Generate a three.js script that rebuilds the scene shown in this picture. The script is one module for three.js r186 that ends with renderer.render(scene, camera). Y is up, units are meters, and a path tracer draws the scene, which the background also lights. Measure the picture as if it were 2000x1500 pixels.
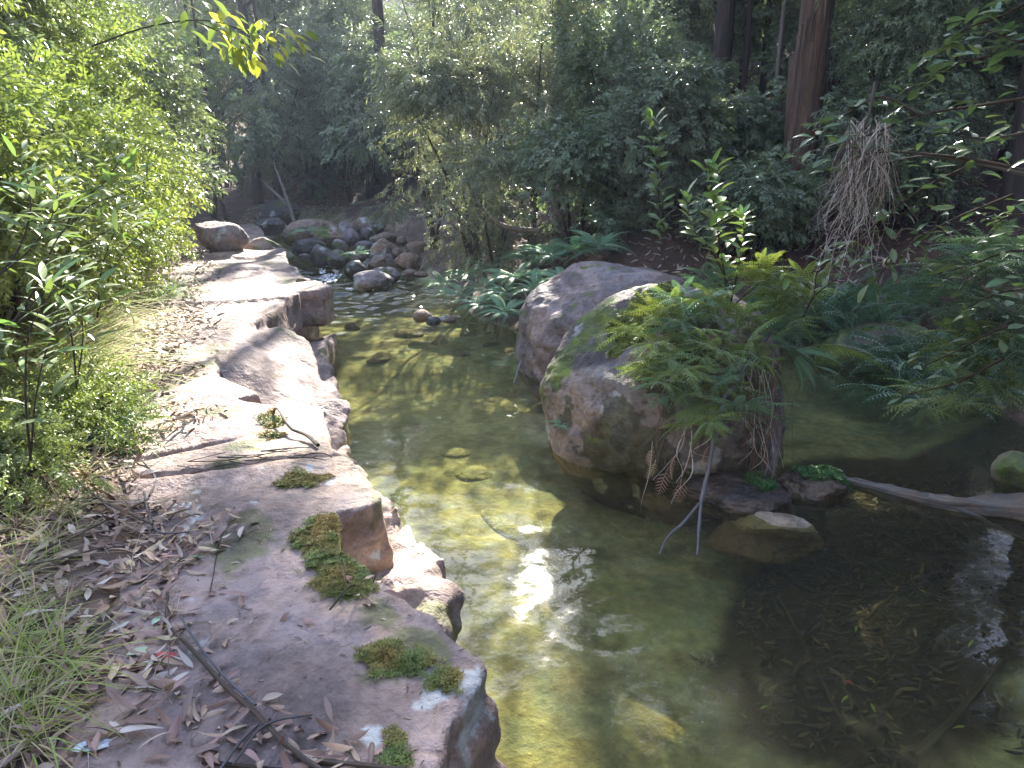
import * as THREE from 'three';
import { mergeGeometries, mergeVertices } from 'three/addons/utils/BufferGeometryUtils.js';

// ---------------------------------------------------------------- camera, sky, sun, exposure
const scene = new THREE.Scene();
const EYE = 2.2, PITCH = THREE.MathUtils.degToRad(16.2), FOV = 55;
const camera = new THREE.PerspectiveCamera(FOV, 4 / 3, 0.05, 400);
camera.position.set(0, EYE, 0);
camera.rotation.set(-PITCH, 0, 0);
const renderer = new THREE.WebGLRenderer({ antialias: true });
renderer.toneMapping = THREE.LinearToneMapping;
renderer.toneMappingExposure = 6.9;
renderer.shadowMap.enabled = true;

const SUN_EL = THREE.MathUtils.degToRad(31.7), SUN_AZ = THREE.MathUtils.degToRad(2.1);
const SUN = new THREE.Vector3(Math.cos(SUN_EL) * Math.sin(SUN_AZ), Math.sin(SUN_EL), -Math.cos(SUN_EL) * Math.cos(SUN_AZ));
const sun = new THREE.DirectionalLight(new THREE.Color(1, 0.94, 0.84), 5);
sun.position.copy(SUN).multiplyScalar(60); sun.target.position.set(0, 0, -8);
sun.position.add(sun.target.position);
sun.castShadow = true;
sun.shadow.mapSize.set(4096, 4096);
Object.assign(sun.shadow.camera, { left: -30, right: 30, top: 30, bottom: -30, near: 1, far: 150 });
scene.fog = new THREE.FogExp2(new THREE.Color(0.75, 0.85, 1.0), 0.002);
sun.name = 'sun'; scene.add(sun, sun.target);
{ // clear sky: deeper blue overhead, paler at the horizon, a soft aureole round the sun
  const W = 512, H = 256, d = new Float32Array(W * H * 4), v = new THREE.Vector3();
  for (let j = 0; j < H; j++) for (let i = 0; i < W; i++) {
    const el = ((j + 0.5) / H - 0.5) * Math.PI, az = ((i + 0.5) / W - 0.5) * 2 * Math.PI;
    v.set(Math.cos(el) * Math.cos(az), Math.sin(el), Math.cos(el) * Math.sin(az));
    const up = Math.max(0, v.y), k = Math.pow(1 - up, 2.2), c = Math.max(0, v.dot(SUN));
    const glow = 0.5 * Math.pow(c, 24) + 0.12 * Math.pow(c, 5);
    const o = (j * W + i) * 4;
    d[o] = 0.17 + 0.26 * k + glow; d[o + 1] = 0.235 + 0.22 * k + glow * 0.95; d[o + 2] = 0.44 + 0.09 * k + glow * 0.85; d[o + 3] = 1;
  }
  const t = new THREE.DataTexture(d, W, H, THREE.RGBAFormat, THREE.FloatType);
  t.mapping = THREE.EquirectangularReflectionMapping; t.magFilter = t.minFilter = THREE.LinearFilter; t.needsUpdate = true;
  scene.background = t; scene.environment = t;
}

// ---------------------------------------------------------------- helpers
function mulberry(a) { return () => { a |= 0; a = a + 0x6D2B79F5 | 0; let t = Math.imul(a ^ a >>> 15, 1 | a); t = t + Math.imul(t ^ t >>> 7, 61 | t) ^ t; return ((t ^ t >>> 14) >>> 0) / 4294967296; }; }
let R = mulberry(7);
const rr = (a, b) => a + (b - a) * R(), pick = (a) => a[Math.floor(R() * a.length)];
const clamp = (x, a = 0, b = 1) => Math.min(b, Math.max(a, x)), lerp = (a, b, t) => a + (b - a) * t;
const smooth = (a, b, x) => { const t = clamp((x - a) / (b - a)); return t * t * (3 - 2 * t); };
const V = (x, y, z) => new THREE.Vector3(x, y, z);
function hash3(x, y, z) { let h = Math.imul(x, 374761393) ^ Math.imul(y, 668265263) ^ Math.imul(z, 2147483647 ^ 0x3c6ef372); h = Math.imul(h ^ h >>> 13, 1274126177); h ^= h >>> 16; return (h >>> 0) / 4294967295 * 2 - 1; }
function noise(x, y, z) { // value noise, -1..1
  const X = Math.floor(x), Y = Math.floor(y), Z = Math.floor(z);
  let u = x - X, v = y - Y, w = z - Z; u = u * u * u * (u * (u * 6 - 15) + 10); v = v * v * v * (v * (v * 6 - 15) + 10); w = w * w * w * (w * (w * 6 - 15) + 10);
  const a = lerp(hash3(X, Y, Z), hash3(X + 1, Y, Z), u), b = lerp(hash3(X, Y + 1, Z), hash3(X + 1, Y + 1, Z), u);
  const c = lerp(hash3(X, Y, Z + 1), hash3(X + 1, Y, Z + 1), u), d = lerp(hash3(X, Y + 1, Z + 1), hash3(X + 1, Y + 1, Z + 1), u);
  return lerp(lerp(a, b, v), lerp(c, d, v), w);
}
function fbm(x, y, z, n = 4) { let s = 0, a = 0.5; for (let i = 0; i < n; i++) { s += a * noise(x, y, z); x = x * 2.03 + 17.1; y = y * 2.03 + 5.7; z = z * 2.03 - 9.2; a *= 0.5; } return s; }
function curve1(pts, z) { for (let i = 1; i < pts.length; i++) if (z >= pts[i][0]) { const [a, b] = [pts[i - 1], pts[i]]; if (z > a[0]) return a[1]; return lerp(b[1], a[1], (z - b[0]) / (a[0] - b[0])); } return pts[pts.length - 1][1]; }
function sdPoly(x, y, P) {
  let d = 1e9, s = 1;
  for (let i = 0, j = P.length - 1; i < P.length; j = i++) {
    const ex = P[j][0] - P[i][0], ey = P[j][1] - P[i][1], wx = x - P[i][0], wy = y - P[i][1], t = clamp((wx * ex + wy * ey) / (ex * ex + ey * ey)), bx = wx - ex * t, by = wy - ey * t;
    d = Math.min(d, bx * bx + by * by);
    const c1 = y >= P[i][1], c2 = y < P[j][1], c3 = ex * wy > ey * wx;
    if ((c1 && c2 && c3) || (!c1 && !c2 && !c3)) s = -s;
  }
  return s * Math.sqrt(d);
}
const smax = (a, b, k) => { const h = clamp(0.5 - 0.5 * (b - a) / k); return lerp(b, a, h) + k * h * (1 - h); };
const smin = (a, b, k) => -smax(-a, -b, k);
const FPX = 750 / Math.tan(THREE.MathUtils.degToRad(FOV / 2));
// a survey of the place: direction of a sighted point, as noted from the photograph (2000 x 1500)
function sight(px, py) { const v = V((px - 1000) / FPX, -(py - 750) / FPX, -1); v.applyAxisAngle(V(1, 0, 0), -PITCH); return v; }
function at(px, py, dist) { const v = sight(px, py); return v.multiplyScalar(dist / Math.hypot(v.x, v.z)).add(camera.position); }
function onLevel(px, py, h) { const v = sight(px, py); return v.multiplyScalar((h - EYE) / v.y).add(camera.position); }

const used = new Map();
function numbered(n) { const k = used.get(n) || 0; used.set(n, k + 1); return k ? n + '_' + String(k).padStart(3, '0') : n; }
function tag(o, label, category, group, kind) { o.userData.label = label; o.userData.category = category; if (group) o.userData.group = group; if (kind) o.userData.kind = kind; return o; }
function thing(name, label, category, group, pos) { const o = new THREE.Group(); o.name = numbered(name); if (pos) o.position.copy(pos); scene.add(o); return tag(o, label, category, group); }
function mesh(geo, mat) { const m = new THREE.Mesh(geo, mat); m.castShadow = m.receiveShadow = true; return m; }
function part(parent, name, geo, mat, label) { const m = mesh(geo, mat); m.name = name; if (label) m.userData.label = label; parent.add(m); return m; }
function single(name, geo, mat, label, category, group, pos) { const m = mesh(geo, mat); m.name = numbered(name); if (pos) m.position.copy(pos); scene.add(m); return tag(m, label, category, group); }
function structure(name, geo, mat, label) { const m = mesh(geo, mat); m.name = numbered(name); m.userData.kind = 'structure'; if (label) m.userData.label = label; scene.add(m); return m; }
const col = (r, g, b) => new THREE.Color().setRGB(r, g, b);

// tileable noise textures
function tileNoise(size, cells, oct, seed, gain = 0.55) {
  const out = new Float32Array(size * size); let amp = 1, tot = 0;
  for (let o = 0; o < oct; o++) {
    const c = cells << o; if (c > size) break;
    const lat = new Float32Array(c * c), r = mulberry(seed + o * 101); for (let i = 0; i < c * c; i++) lat[i] = r();
    for (let j = 0; j < size; j++) { const y = j / size * c, Y = Math.floor(y); let v = y - Y; v = v * v * (3 - 2 * v); const y0 = (Y % c) * c, y1 = ((Y + 1) % c) * c;
      for (let i = 0; i < size; i++) { const x = i / size * c, X = Math.floor(x); let u = x - X; u = u * u * (3 - 2 * u); const x1 = (X + 1) % c;
        out[j * size + i] += amp * lerp(lerp(lat[y0 + X], lat[y0 + x1], u), lerp(lat[y1 + X], lat[y1 + x1], u), v); } }
    tot += amp; amp *= gain;
  }
  for (let i = 0; i < out.length; i++) out[i] /= tot;
  return out;
}
function texture(size, fn, srgb) {
  const d = new Uint8Array(size * size * 4), c = [0, 0, 0];
  for (let i = 0; i < size * size; i++) { fn(i, c, i % size, Math.floor(i / size)); for (let k = 0; k < 3; k++) d[i * 4 + k] = clamp(c[k]) * 255; d[i * 4 + 3] = 255; }
  const t = new THREE.DataTexture(d, size, size); t.wrapS = t.wrapT = THREE.RepeatWrapping; t.magFilter = THREE.LinearFilter; t.minFilter = THREE.LinearFilter; if (srgb) t.colorSpace = THREE.SRGBColorSpace; t.needsUpdate = true; return t;
}
const N1 = tileNoise(512, 4, 7, 1, 0.62), N2 = tileNoise(512, 16, 5, 2, 0.7), N3 = tileNoise(512, 8, 6, 3, 0.6);
const rockMap = texture(512, (i, c) => { const g = 0.90 + 0.4 * (N1[i] - 0.5) + 0.55 * (N2[i] - 0.5), w = N3[i] - 0.5; c[0] = g + 0.12 * w; c[1] = g + 0.03 * w; c[2] = g - 0.08 * w; }, true);
const rockBump = texture(512, (i, c) => { c[0] = c[1] = c[2] = clamp(0.5 + 1.0 * (N1[i] - 0.5) + 0.9 * (N2[i] - 0.5)); });
const soilMap = texture(512, (i, c) => { const g = 0.82 + 0.5 * (N2[i] - 0.5) + 0.3 * (N1[i] - 0.5), w = N3[i] - 0.5; c[0] = g + 0.25 * w; c[1] = g + 0.08 * w; c[2] = g - 0.1 * w; }, true);
const barkN = (() => { const a = tileNoise(512, 8, 6, 9, 0.65), o = new Float32Array(512 * 512); for (let j = 0; j < 512; j++) for (let i = 0; i < 512; i++) o[j * 512 + i] = a[((j >> 4) * 512) + i] * 0.35 + a[(((j >> 3) + 3) % 512 * 512) + (i * 3) % 512] * 0.4 + a[(j * 512) + i] * 0.25; return o; })();
const barkMap = texture(512, (i, c) => { const g = 0.62 + 1.1 * (barkN[i] - 0.5), w = N3[i] - 0.5; c[0] = g + 0.14 * w; c[1] = g; c[2] = g - 0.1 * w; }, true);
const barkBump = texture(512, (i, c) => { c[0] = c[1] = c[2] = clamp(0.5 + 1.6 * (barkN[i] - 0.5)); });
const N4 = tileNoise(512, 10, 5, 5, 0.42), rippleBump = texture(512, (i, c) => { c[0] = c[1] = c[2] = clamp(0.5 + 1.2 * (N4[i] - 0.5)); });

// materials
const M = {};
M.rock = new THREE.MeshStandardMaterial({ vertexColors: true, map: rockMap, bumpMap: rockBump, bumpScale: 0.02, roughness: 0.78 });
M.wetRock = new THREE.MeshPhysicalMaterial({ vertexColors: true, map: rockMap, bumpMap: rockBump, bumpScale: 0.012, roughness: 0.55 });
M.ground = new THREE.MeshStandardMaterial({ vertexColors: true, map: soilMap, bumpMap: soilMap, bumpScale: 0.02, roughness: 0.95 });
M.water = new THREE.MeshPhysicalMaterial({ color: col(0.65, 0.66, 0.47), transmission: 0.984, thickness: 0, ior: 1.33, roughness: 0.03, bumpMap: rippleBump, bumpScale: 0.0015 });
M.bark = (r, g, b, s = 0.02) => new THREE.MeshStandardMaterial({ color: col(r, g, b), map: barkMap, bumpMap: barkBump, bumpScale: s, roughness: 0.9 });
M.barkDark = M.bark(0.15, 0.115, 0.09); M.barkRed = M.bark(0.30, 0.185, 0.11, 0.05); M.barkPale = M.bark(0.50, 0.43, 0.36, 0.015); M.barkGrey = M.bark(0.40, 0.37, 0.36, 0.006); M.barkTan = M.bark(0.36, 0.27, 0.18, 0.006); M.barkStem = M.bark(0.16, 0.11, 0.07, 0.004);
const leafMat = (r, g, b, coat = 0.85, tr = 0.42, cr = 0.3) => new THREE.MeshPhysicalMaterial({ color: col(r, g, b), roughness: 1, transmission: tr, thickness: 0, clearcoat: coat, clearcoatRoughness: cr, side: THREE.DoubleSide });
M.leafSmall = leafMat(0.20, 0.285, 0.055); M.leafGum = leafMat(0.175, 0.22, 0.105, 0.9); M.leafBroad = leafMat(0.14, 0.205, 0.085, 0.9); M.leafFern = leafMat(0.15, 0.30, 0.13, 0.5, 0.4, 0.4); M.leafUmbrella = leafMat(0.21, 0.32, 0.05, 0.35, 0.45, 0.4);
M.leafSapling = leafMat(0.15, 0.27, 0.05, 0.65, 0.45, 0.3); M.leafShrub = leafMat(0.12, 0.21, 0.06, 0.9, 0.35, 0.26); M.leafYellow = leafMat(0.28, 0.36, 0.04, 0.4, 0.5); M.grass = leafMat(0.27, 0.36, 0.05, 0.3, 0.45, 0.4); M.leafFernShaded = leafMat(0.10, 0.21, 0.085, 0.5, 0.4, 0.4); M.straw = leafMat(0.42, 0.33, 0.17, 0.2, 0.2, 0.5);  // second fern green, darkened to put shade into the right bank ferns
M.moss = new THREE.MeshStandardMaterial({ color: col(0.115, 0.14, 0.022), roughness: 1 }); M.mossDark = new THREE.MeshStandardMaterial({ color: col(0.045, 0.10, 0.03), roughness: 1 });
M.deadLeaf = (r, g, b) => new THREE.MeshPhysicalMaterial({ color: col(r, g, b), roughness: 0.7, clearcoat: 0.25, clearcoatRoughness: 0.45, side: THREE.DoubleSide });
M.dead = [M.deadLeaf(0.40, 0.27, 0.18), M.deadLeaf(0.27, 0.16, 0.11), M.deadLeaf(0.44, 0.34, 0.25), M.deadLeaf(0.33, 0.20, 0.16), M.deadLeaf(0.20, 0.13, 0.10)];
M.root = new THREE.MeshStandardMaterial({ color: col(0.62, 0.54, 0.48), roughness: 0.9 }); M.rootRed = new THREE.MeshStandardMaterial({ color: col(0.20, 0.10, 0.055), roughness: 0.9 });
M.stuffTint = new THREE.MeshPhysicalMaterial({ color: col(1, 1, 1), roughness: 0.75, clearcoat: 0.2, clearcoatRoughness: 0.5, side: THREE.DoubleSide });
M.foam = new THREE.MeshStandardMaterial({ color: col(0.8, 0.82, 0.85), roughness: 0.5 });

// geometry builders
function boxUV(g, scale = 1) { // g becomes non-indexed with uv in metres by the axis each face looks along
  const n = g.index ? g.toNonIndexed() : g, p = n.attributes.position, uv = new Float32Array(p.count * 2), a = V(), b = V(), c = V();
  for (let i = 0; i < p.count; i += 3) {
    a.fromBufferAttribute(p, i); b.fromBufferAttribute(p, i + 1).sub(a); c.fromBufferAttribute(p, i + 2).sub(a); b.cross(c);
    const x = Math.abs(b.x), y = Math.abs(b.y), z = Math.abs(b.z);
    for (let k = 0; k < 3; k++) { const X = p.getX(i + k), Y = p.getY(i + k), Z = p.getZ(i + k), o = (i + k) * 2; if (y >= x && y >= z) { uv[o] = X; uv[o + 1] = Z; } else if (x >= z) { uv[o] = Z; uv[o + 1] = Y; } else { uv[o] = X; uv[o + 1] = Y; } uv[o] /= scale; uv[o + 1] /= scale; }
  }
  n.setAttribute('uv', new THREE.BufferAttribute(uv, 2)); return n;
}
function paint(g, fn) { const p = g.attributes.position, n = g.attributes.normal, c = new Float32Array(p.count * 3), P = V(), N = V(), o = [0, 0, 0]; for (let i = 0; i < p.count; i++) { P.fromBufferAttribute(p, i); N.fromBufferAttribute(n, i); fn(P, N, o); c[i * 3] = o[0]; c[i * 3 + 1] = o[1]; c[i * 3 + 2] = o[2]; } g.setAttribute('color', new THREE.BufferAttribute(c, 3)); return g; }
function surfaceNets(f, lo, hi, h) {
  const nx = Math.ceil((hi[0] - lo[0]) / h) + 1, ny = Math.ceil((hi[1] - lo[1]) / h) + 1, nz = Math.ceil((hi[2] - lo[2]) / h) + 1, D = new Float32Array(nx * ny * nz).fill(9), S = 4, I = (x, y, z) => (z * ny + y) * nx + x;
  for (let z = 0; z < nz; z += S) for (let y = 0; y < ny; y += S) for (let x = 0; x < nx; x += S) {
    const d = f(lo[0] + (x + 1.5) * h, lo[1] + (y + 1.5) * h, lo[2] + (z + 1.5) * h), far = Math.abs(d) > h * S * 1.6;
    for (let c = z; c < Math.min(nz, z + S); c++) for (let b = y; b < Math.min(ny, y + S); b++) for (let a = x; a < Math.min(nx, x + S); a++) D[I(a, b, c)] = far ? d : f(lo[0] + a * h, lo[1] + b * h, lo[2] + c * h);
  }
  const id = new Int32Array(nx * ny * nz).fill(-1), pos = [], idx = [];
  for (let z = 0; z < nz - 1; z++) for (let y = 0; y < ny - 1; y++) for (let x = 0; x < nx - 1; x++) {
    let m = 0, sx = 0, sy = 0, sz = 0, n = 0; const v = [];
    for (let k = 0; k < 8; k++) { const q = D[I(x + (k & 1), y + (k >> 1 & 1), z + (k >> 2))]; v[k] = q; if (q < 0) m |= 1 << k; }
    if (m === 0 || m === 255) continue;
    for (let k = 0; k < 8; k++) for (let e = 1; e < 8; e <<= 1) if (!(k & e)) { const l = k | e; if ((v[k] < 0) !== (v[l] < 0)) { const t = v[k] / (v[k] - v[l]); sx += (k & 1) + (e === 1 ? t : 0); sy += (k >> 1 & 1) + (e === 2 ? t : 0); sz += (k >> 2) + (e === 4 ? t : 0); n++; } }
    id[I(x, y, z)] = pos.length / 3; pos.push(lo[0] + (x + sx / n) * h, lo[1] + (y + sy / n) * h, lo[2] + (z + sz / n) * h);
  }
  const quad = (a, b, c, d, flip) => { if (a < 0 || b < 0 || c < 0 || d < 0) return; if (flip) idx.push(a, c, b, a, d, c); else idx.push(a, b, c, a, c, d); };
  for (let z = 1; z < nz - 1; z++) for (let y = 1; y < ny - 1; y++) for (let x = 1; x < nx - 1; x++) {
    const s = D[I(x, y, z)] < 0;
    if (s !== D[I(x + 1, y, z)] < 0) quad(id[I(x, y - 1, z - 1)], id[I(x, y, z - 1)], id[I(x, y, z)], id[I(x, y - 1, z)], !s);
    if (s !== D[I(x, y + 1, z)] < 0) quad(id[I(x - 1, y, z - 1)], id[I(x - 1, y, z)], id[I(x, y, z)], id[I(x, y, z - 1)], !s);
    if (s !== D[I(x, y, z + 1)] < 0) quad(id[I(x - 1, y - 1, z)], id[I(x, y - 1, z)], id[I(x, y, z)], id[I(x - 1, y, z)], !s);
  }
  const g = new THREE.BufferGeometry(); g.setAttribute('position', new THREE.Float32BufferAttribute(pos, 3)); g.setIndex(idx); g.computeVertexNormals(); return g;
}
// a stone: rounded ellipsoid cut by planes, roughened
function stoneGeo({ r = [1, 1, 1], detail = 18, seed = 1, planes = [], cuts = 5, flat = 0.82, rough = 0.05, freq = 1.6, fine = 0.012, strata = 0, turn = 0, soft = 0.1 }) {
  const q = mulberry(seed * 977 + 3), P = planes.map(([x, y, z, d]) => { const n = V(x, y, z).normalize(); return [n, d]; });
  for (let i = 0; i < cuts; i++) P.push([V(q() * 2 - 1, (q() * 2 - 1) * 0.8, q() * 2 - 1).normalize(), flat + 0.2 * q()]);
  let g = new THREE.IcosahedronGeometry(1, detail); g.deleteAttribute('normal'); g.deleteAttribute('uv'); g = mergeVertices(g, 1e-5);
  const p = g.attributes.position, v = V(), s = seed * 13.7, R0 = Math.min(...r);
  for (let i = 0; i < p.count; i++) {
    v.fromBufferAttribute(p, i).normalize(); let t = 1;
    for (const [n, d] of P) { const k = v.dot(n); if (k > 0.05) t = smin(t, d / k, soft); }
    t += rough * 2 * fbm(v.x * freq + s, v.y * freq, v.z * freq - s, 4) + fine * 2 * fbm(v.x * 7 - s, v.y * 7, v.z * 7 + s, 3);
    if (strata) t += strata * noise(v.x * 1.2 + s, v.y * 9 + 2 * v.x, v.z * 1.2);
    p.setXYZ(i, v.x * t * r[0], v.y * t * r[1], v.z * t * r[2]);
  }
  if (turn) g.rotateY(turn);
  g.computeVertexNormals(); return g;
}
const rockColor = (base, o = {}) => { const { moss = 0, lichen = 0, dark = 0, seed = 0, mossUp = 0.2, vary = 0.35, f = 3 } = o; return (P, N, c) => {
  const a = fbm(P.x * f + seed, P.y * f, P.z * f - seed, 4), b = fbm(P.x * f * 3.3 - seed, P.y * f * 3.3 + 7, P.z * f * 3.3, 3), k = 1 + vary * a + vary * 0.7 * b;
  c[0] = base[0] * (k + 0.12 * a); c[1] = base[1] * k; c[2] = base[2] * (k - 0.12 * a);
  if (dark) { const m = smooth(0.0, 0.14, fbm(P.x * f * 0.7 + 31 + seed, P.y * f * 1.4, P.z * f * 0.7, 4)) * dark; c[0] *= 1 - 0.7 * m; c[1] *= 1 - 0.7 * m; c[2] *= 1 - 0.68 * m; }
  if (lichen) { const m = smooth(0.28 - 0.18 * lichen, 0.36 - 0.18 * lichen, fbm(P.x * 4 + 90 - seed, P.y * 4, P.z * 4, 5)); c[0] = lerp(c[0], 0.46, m * 0.8); c[1] = lerp(c[1], 0.47, m * 0.8); c[2] = lerp(c[2], 0.44, m * 0.8); }
  if (moss) { const m = smooth(0, 0.12, fbm(P.x * 3.1 - 40 + seed, P.y * 3.1, P.z * 3.1, 5) + 0.35 * (N.y - 1) * mossUp / 0.2 * 0.5 + moss - 0.25); c[0] = lerp(c[0], 0.10 * (1 + b), m); c[1] = lerp(c[1], 0.13 * (1 + b), m); c[2] = lerp(c[2], 0.02, m); }
}; };
const finishRock = (g, fn, scale = 1) => paint(boxUV(g, scale), fn);

function tube(pts, r0, r1, { seg = 24, rad = 6, wob = 0, vscale = 1, pow = 1 } = {}) {
  const C = pts.length > 2 ? new THREE.CatmullRomCurve3(pts, false, 'centripetal') : new THREE.LineCurve3(pts[0], pts[1]), pos = [], uv = [], idx = []; let up = V(0.31, 0.2, 0.93), L = 0, last = null; const t = V(), a = V(), b = V();
  for (let i = 0; i <= seg; i++) {
    const u = i / seg, p = C.getPoint(u); t.copy(C.getTangent(u)); a.crossVectors(up, t); if (a.lengthSq() < 1e-6) a.set(1, 0, 0); a.normalize(); b.crossVectors(t, a).normalize(); up = b.clone();
    if (last) L += last.distanceTo(p); last = p; const r = lerp(r0, r1, Math.pow(u, pow));
    for (let k = 0; k <= rad; k++) { const th = k / rad * Math.PI * 2, w = r * (1 + (wob ? wob * fbm(Math.cos(th) * 1.5 + p.x, Math.sin(th) * 1.5 + p.y * 1.3, p.z + u * 5, 3) * 2 : 0)); pos.push(p.x + (a.x * Math.cos(th) + b.x * Math.sin(th)) * w, p.y + (a.y * Math.cos(th) + b.y * Math.sin(th)) * w, p.z + (a.z * Math.cos(th) + b.z * Math.sin(th)) * w); uv.push(k / rad * Math.max(1, Math.round(6.28 * r0 / 0.6)), L * vscale); }
  }
  for (let i = 0; i < seg; i++) for (let k = 0; k < rad; k++) { const q = i * (rad + 1) + k, s = q + rad + 1; idx.push(q, q + 1, s, q + 1, s + 1, s); }
  const g = new THREE.BufferGeometry(); g.setAttribute('position', new THREE.Float32BufferAttribute(pos, 3)); g.setAttribute('uv', new THREE.Float32BufferAttribute(uv, 2)); g.setIndex(idx); g.computeVertexNormals(); return g;
}
// a leaf along +X, upper side +Y
function leafGeo(L, W, { seg = 3, fold = 0.25, droop = 0.2, tip = 1, teeth = 0, twist = 0, wide = 0.42 } = {}) {
  const pos = [], uv = [], idx = [];
  for (let i = 0; i <= seg; i++) {
    const u = i / seg; let w = W * 0.5 * Math.pow(Math.sin(Math.PI * Math.pow(u, Math.log(0.5) / Math.log(wide))), 0.8 * tip); if (i === 0) w = W * 0.05; if (i === seg) w = 0; if (teeth && i % 2 === 0 && i < seg) w *= 1 - teeth;
    const x = L * u, y = -droop * L * u * u, tw = twist * u, cx = Math.cos(tw), sx = Math.sin(tw);
    for (const s of [-1, 0, 1]) { const zz = s * w, yy = Math.abs(s) * w * fold; pos.push(x - (teeth ? Math.abs(s) * (i % 2 === 0 ? 0 : -0.02 * L) : 0), y + yy * cx - zz * sx, zz * cx + yy * sx); uv.push(u, s * 0.5 + 0.5); }
  }
  for (let i = 0; i < seg; i++) for (const k of [0, 1]) { const q = i * 3 + k, s = q + 3; idx.push(q, q + 1, s + 1); if (i < seg - 1) idx.push(q, s + 1, s); }
  const g = new THREE.BufferGeometry(); g.setAttribute('position', new THREE.Float32BufferAttribute(pos, 3)); g.setAttribute('uv', new THREE.Float32BufferAttribute(uv, 2)); g.setIndex(idx); g.computeVertexNormals(); return g;
}
const X4 = new THREE.Matrix4(), Q4 = new THREE.Quaternion(), E4 = new THREE.Euler(), XA = V(1, 0, 0);
function place(g, pos, dir, roll = 0, s = 1) { // turn +X to dir
  return g.clone().applyMatrix4(new THREE.Matrix4().compose(pos, quatTo(dir, roll), V(s, s, s)));
}
function quatTo(dir, roll = 0) { const d = dir.clone().normalize(), side = V().crossVectors(d, V(0, 1, 0)); if (side.lengthSq() < 1e-5) side.set(0, 0, 1); side.normalize(); const up = V().crossVectors(side, d).normalize(); X4.makeBasis(d, up, side); return new THREE.Quaternion().setFromRotationMatrix(X4).multiply(new THREE.Quaternion().setFromAxisAngle(XA, roll)); }
function sprig(n, L, W, len, o = {}) { // twig with leaves along +X
  const gs = [tube([V(0, 0, 0), V(len * 0.5, len * 0.06, 0), V(len, 0, 0)], 0.004 * len / 0.2, 0.0015, { seg: 3, rad: 3 })];
  for (let i = 0; i < n; i++) { const u = 0.12 + 0.88 * (i + R()) / n, th = i * 2.4 + rr(-0.5, 0.5), sp = o.spread ?? 0.9, d = V(Math.cos(sp) + (u > 0.85 ? 0.8 : 0), (o.flat ? 0.35 : 1) * Math.sin(sp) * Math.sin(th) - (o.hang || 0), Math.sin(sp) * Math.cos(th)); const s = rr(0.7, 1.15), l = leafGeo(L * s, W * s, { seg: 2, fold: rr(0.1, 0.4), droop: rr(0.05, 0.4), wide: o.wide || 0.42, twist: rr(-0.4, 0.4) }); gs.push(place(l, V(len * u, len * 0.06 * (1 - (2 * u - 1) ** 2), 0), d, rr(-0.5, 0.5))); }
  return mergeGeometries(gs);
}
R = mulberry(11);
const SPR = {
  small: [0, 1, 2].map(() => sprig(16, 0.045, 0.02, 0.22, { spread: 0.95 })),
  mid: [0, 1, 2].map(() => sprig(14, 0.075, 0.03, 0.32, { spread: 0.9, hang: 0.1 })),
  gum: [0, 1, 2].map(() => sprig(13, 0.12, 0.024, 0.36, { spread: 0.8, hang: 0.45 })),
  broad: [0, 1].map(() => sprig(10, 0.10, 0.05, 0.28, { spread: 0.95, flat: 1 })),
  wattle: [0, 1].map(() => { const gs = []; for (let i = 0; i < 9; i++) { const d = V(0.8, rr(-0.3, 0.15), (i % 2 ? 1 : -1) * rr(0.5, 0.9)), b = V(i * 0.035, 0, 0); gs.push(place(leafGeo(0.15 - i * 0.008, 0.032, { seg: 8, teeth: 0.65, fold: 0.1, droop: 0.25 }), b, d, rr(-0.4, 0.4))); } return mergeGeometries(gs); }),
};
// foliage: sprigs scattered through clumps {c, r, n}; each instance points away from its clump's middle
function foliage(parent, name, geos, mat, clumps, { shell = 0.45, hang = 0.15, size = [0.8, 1.25], tint = 0.35, yellow = 0.25, keep, sway } = {}) {
  const per = geos.map(() => []), d = V(), p = V();
  for (const k of clumps) { const kt = rr(-1, 1), ky = rr(0, 1); for (let i = 0; i < k.n; i++) {
    d.set(rr(-1, 1), rr(-1, 1), rr(-1, 1)); if (d.lengthSq() > 1 || d.lengthSq() < 0.01) { i--; continue; } d.normalize();
    const rad = Math.pow(lerp(shell, 1, R()), 0.7) * (1 + 0.25 * noise(d.x * 2.3 + k.c.x, d.y * 2.3, d.z * 2.3 + k.c.z)), r = typeof k.r === 'number' ? V(k.r, k.r, k.r) : k.r;
    p.set(k.c.x + d.x * r.x * rad, k.c.y + d.y * r.y * rad, k.c.z + d.z * r.z * rad);
    const sz = rr(size[0], size[1]), roll = rr(-1, 1), t = 1 + tint * (0.5 * kt + rr(-0.6, 0.6)), y = yellow * (0.6 * ky + 0.4 * R()), g = Math.floor(R() * geos.length), hx = rr(-0.3, 0.3), hz = rr(-0.3, 0.3);
    if (keep && !keep(p)) continue;
    const dir = V(d.x + hx, d.y * 0.7 - hang, d.z + hz); if (sway) dir.add(sway);
    per[g].push([new THREE.Matrix4().compose(p, quatTo(dir, roll), V(sz, sz, sz)), col(t * (1 + 1.1 * y), t * (1 + 0.45 * y), t * (1 - 0.3 * y))]);
  } }
  per.forEach((list, g) => { if (!list.length) return; const m = new THREE.InstancedMesh(geos[g], mat, list.length); list.forEach(([x, c], i) => { m.setMatrixAt(i, x); m.setColorAt(i, c); }); m.name = name; m.userData.kind = 'stuff'; m.castShadow = m.receiveShadow = true; parent.add(m); });
}
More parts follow.
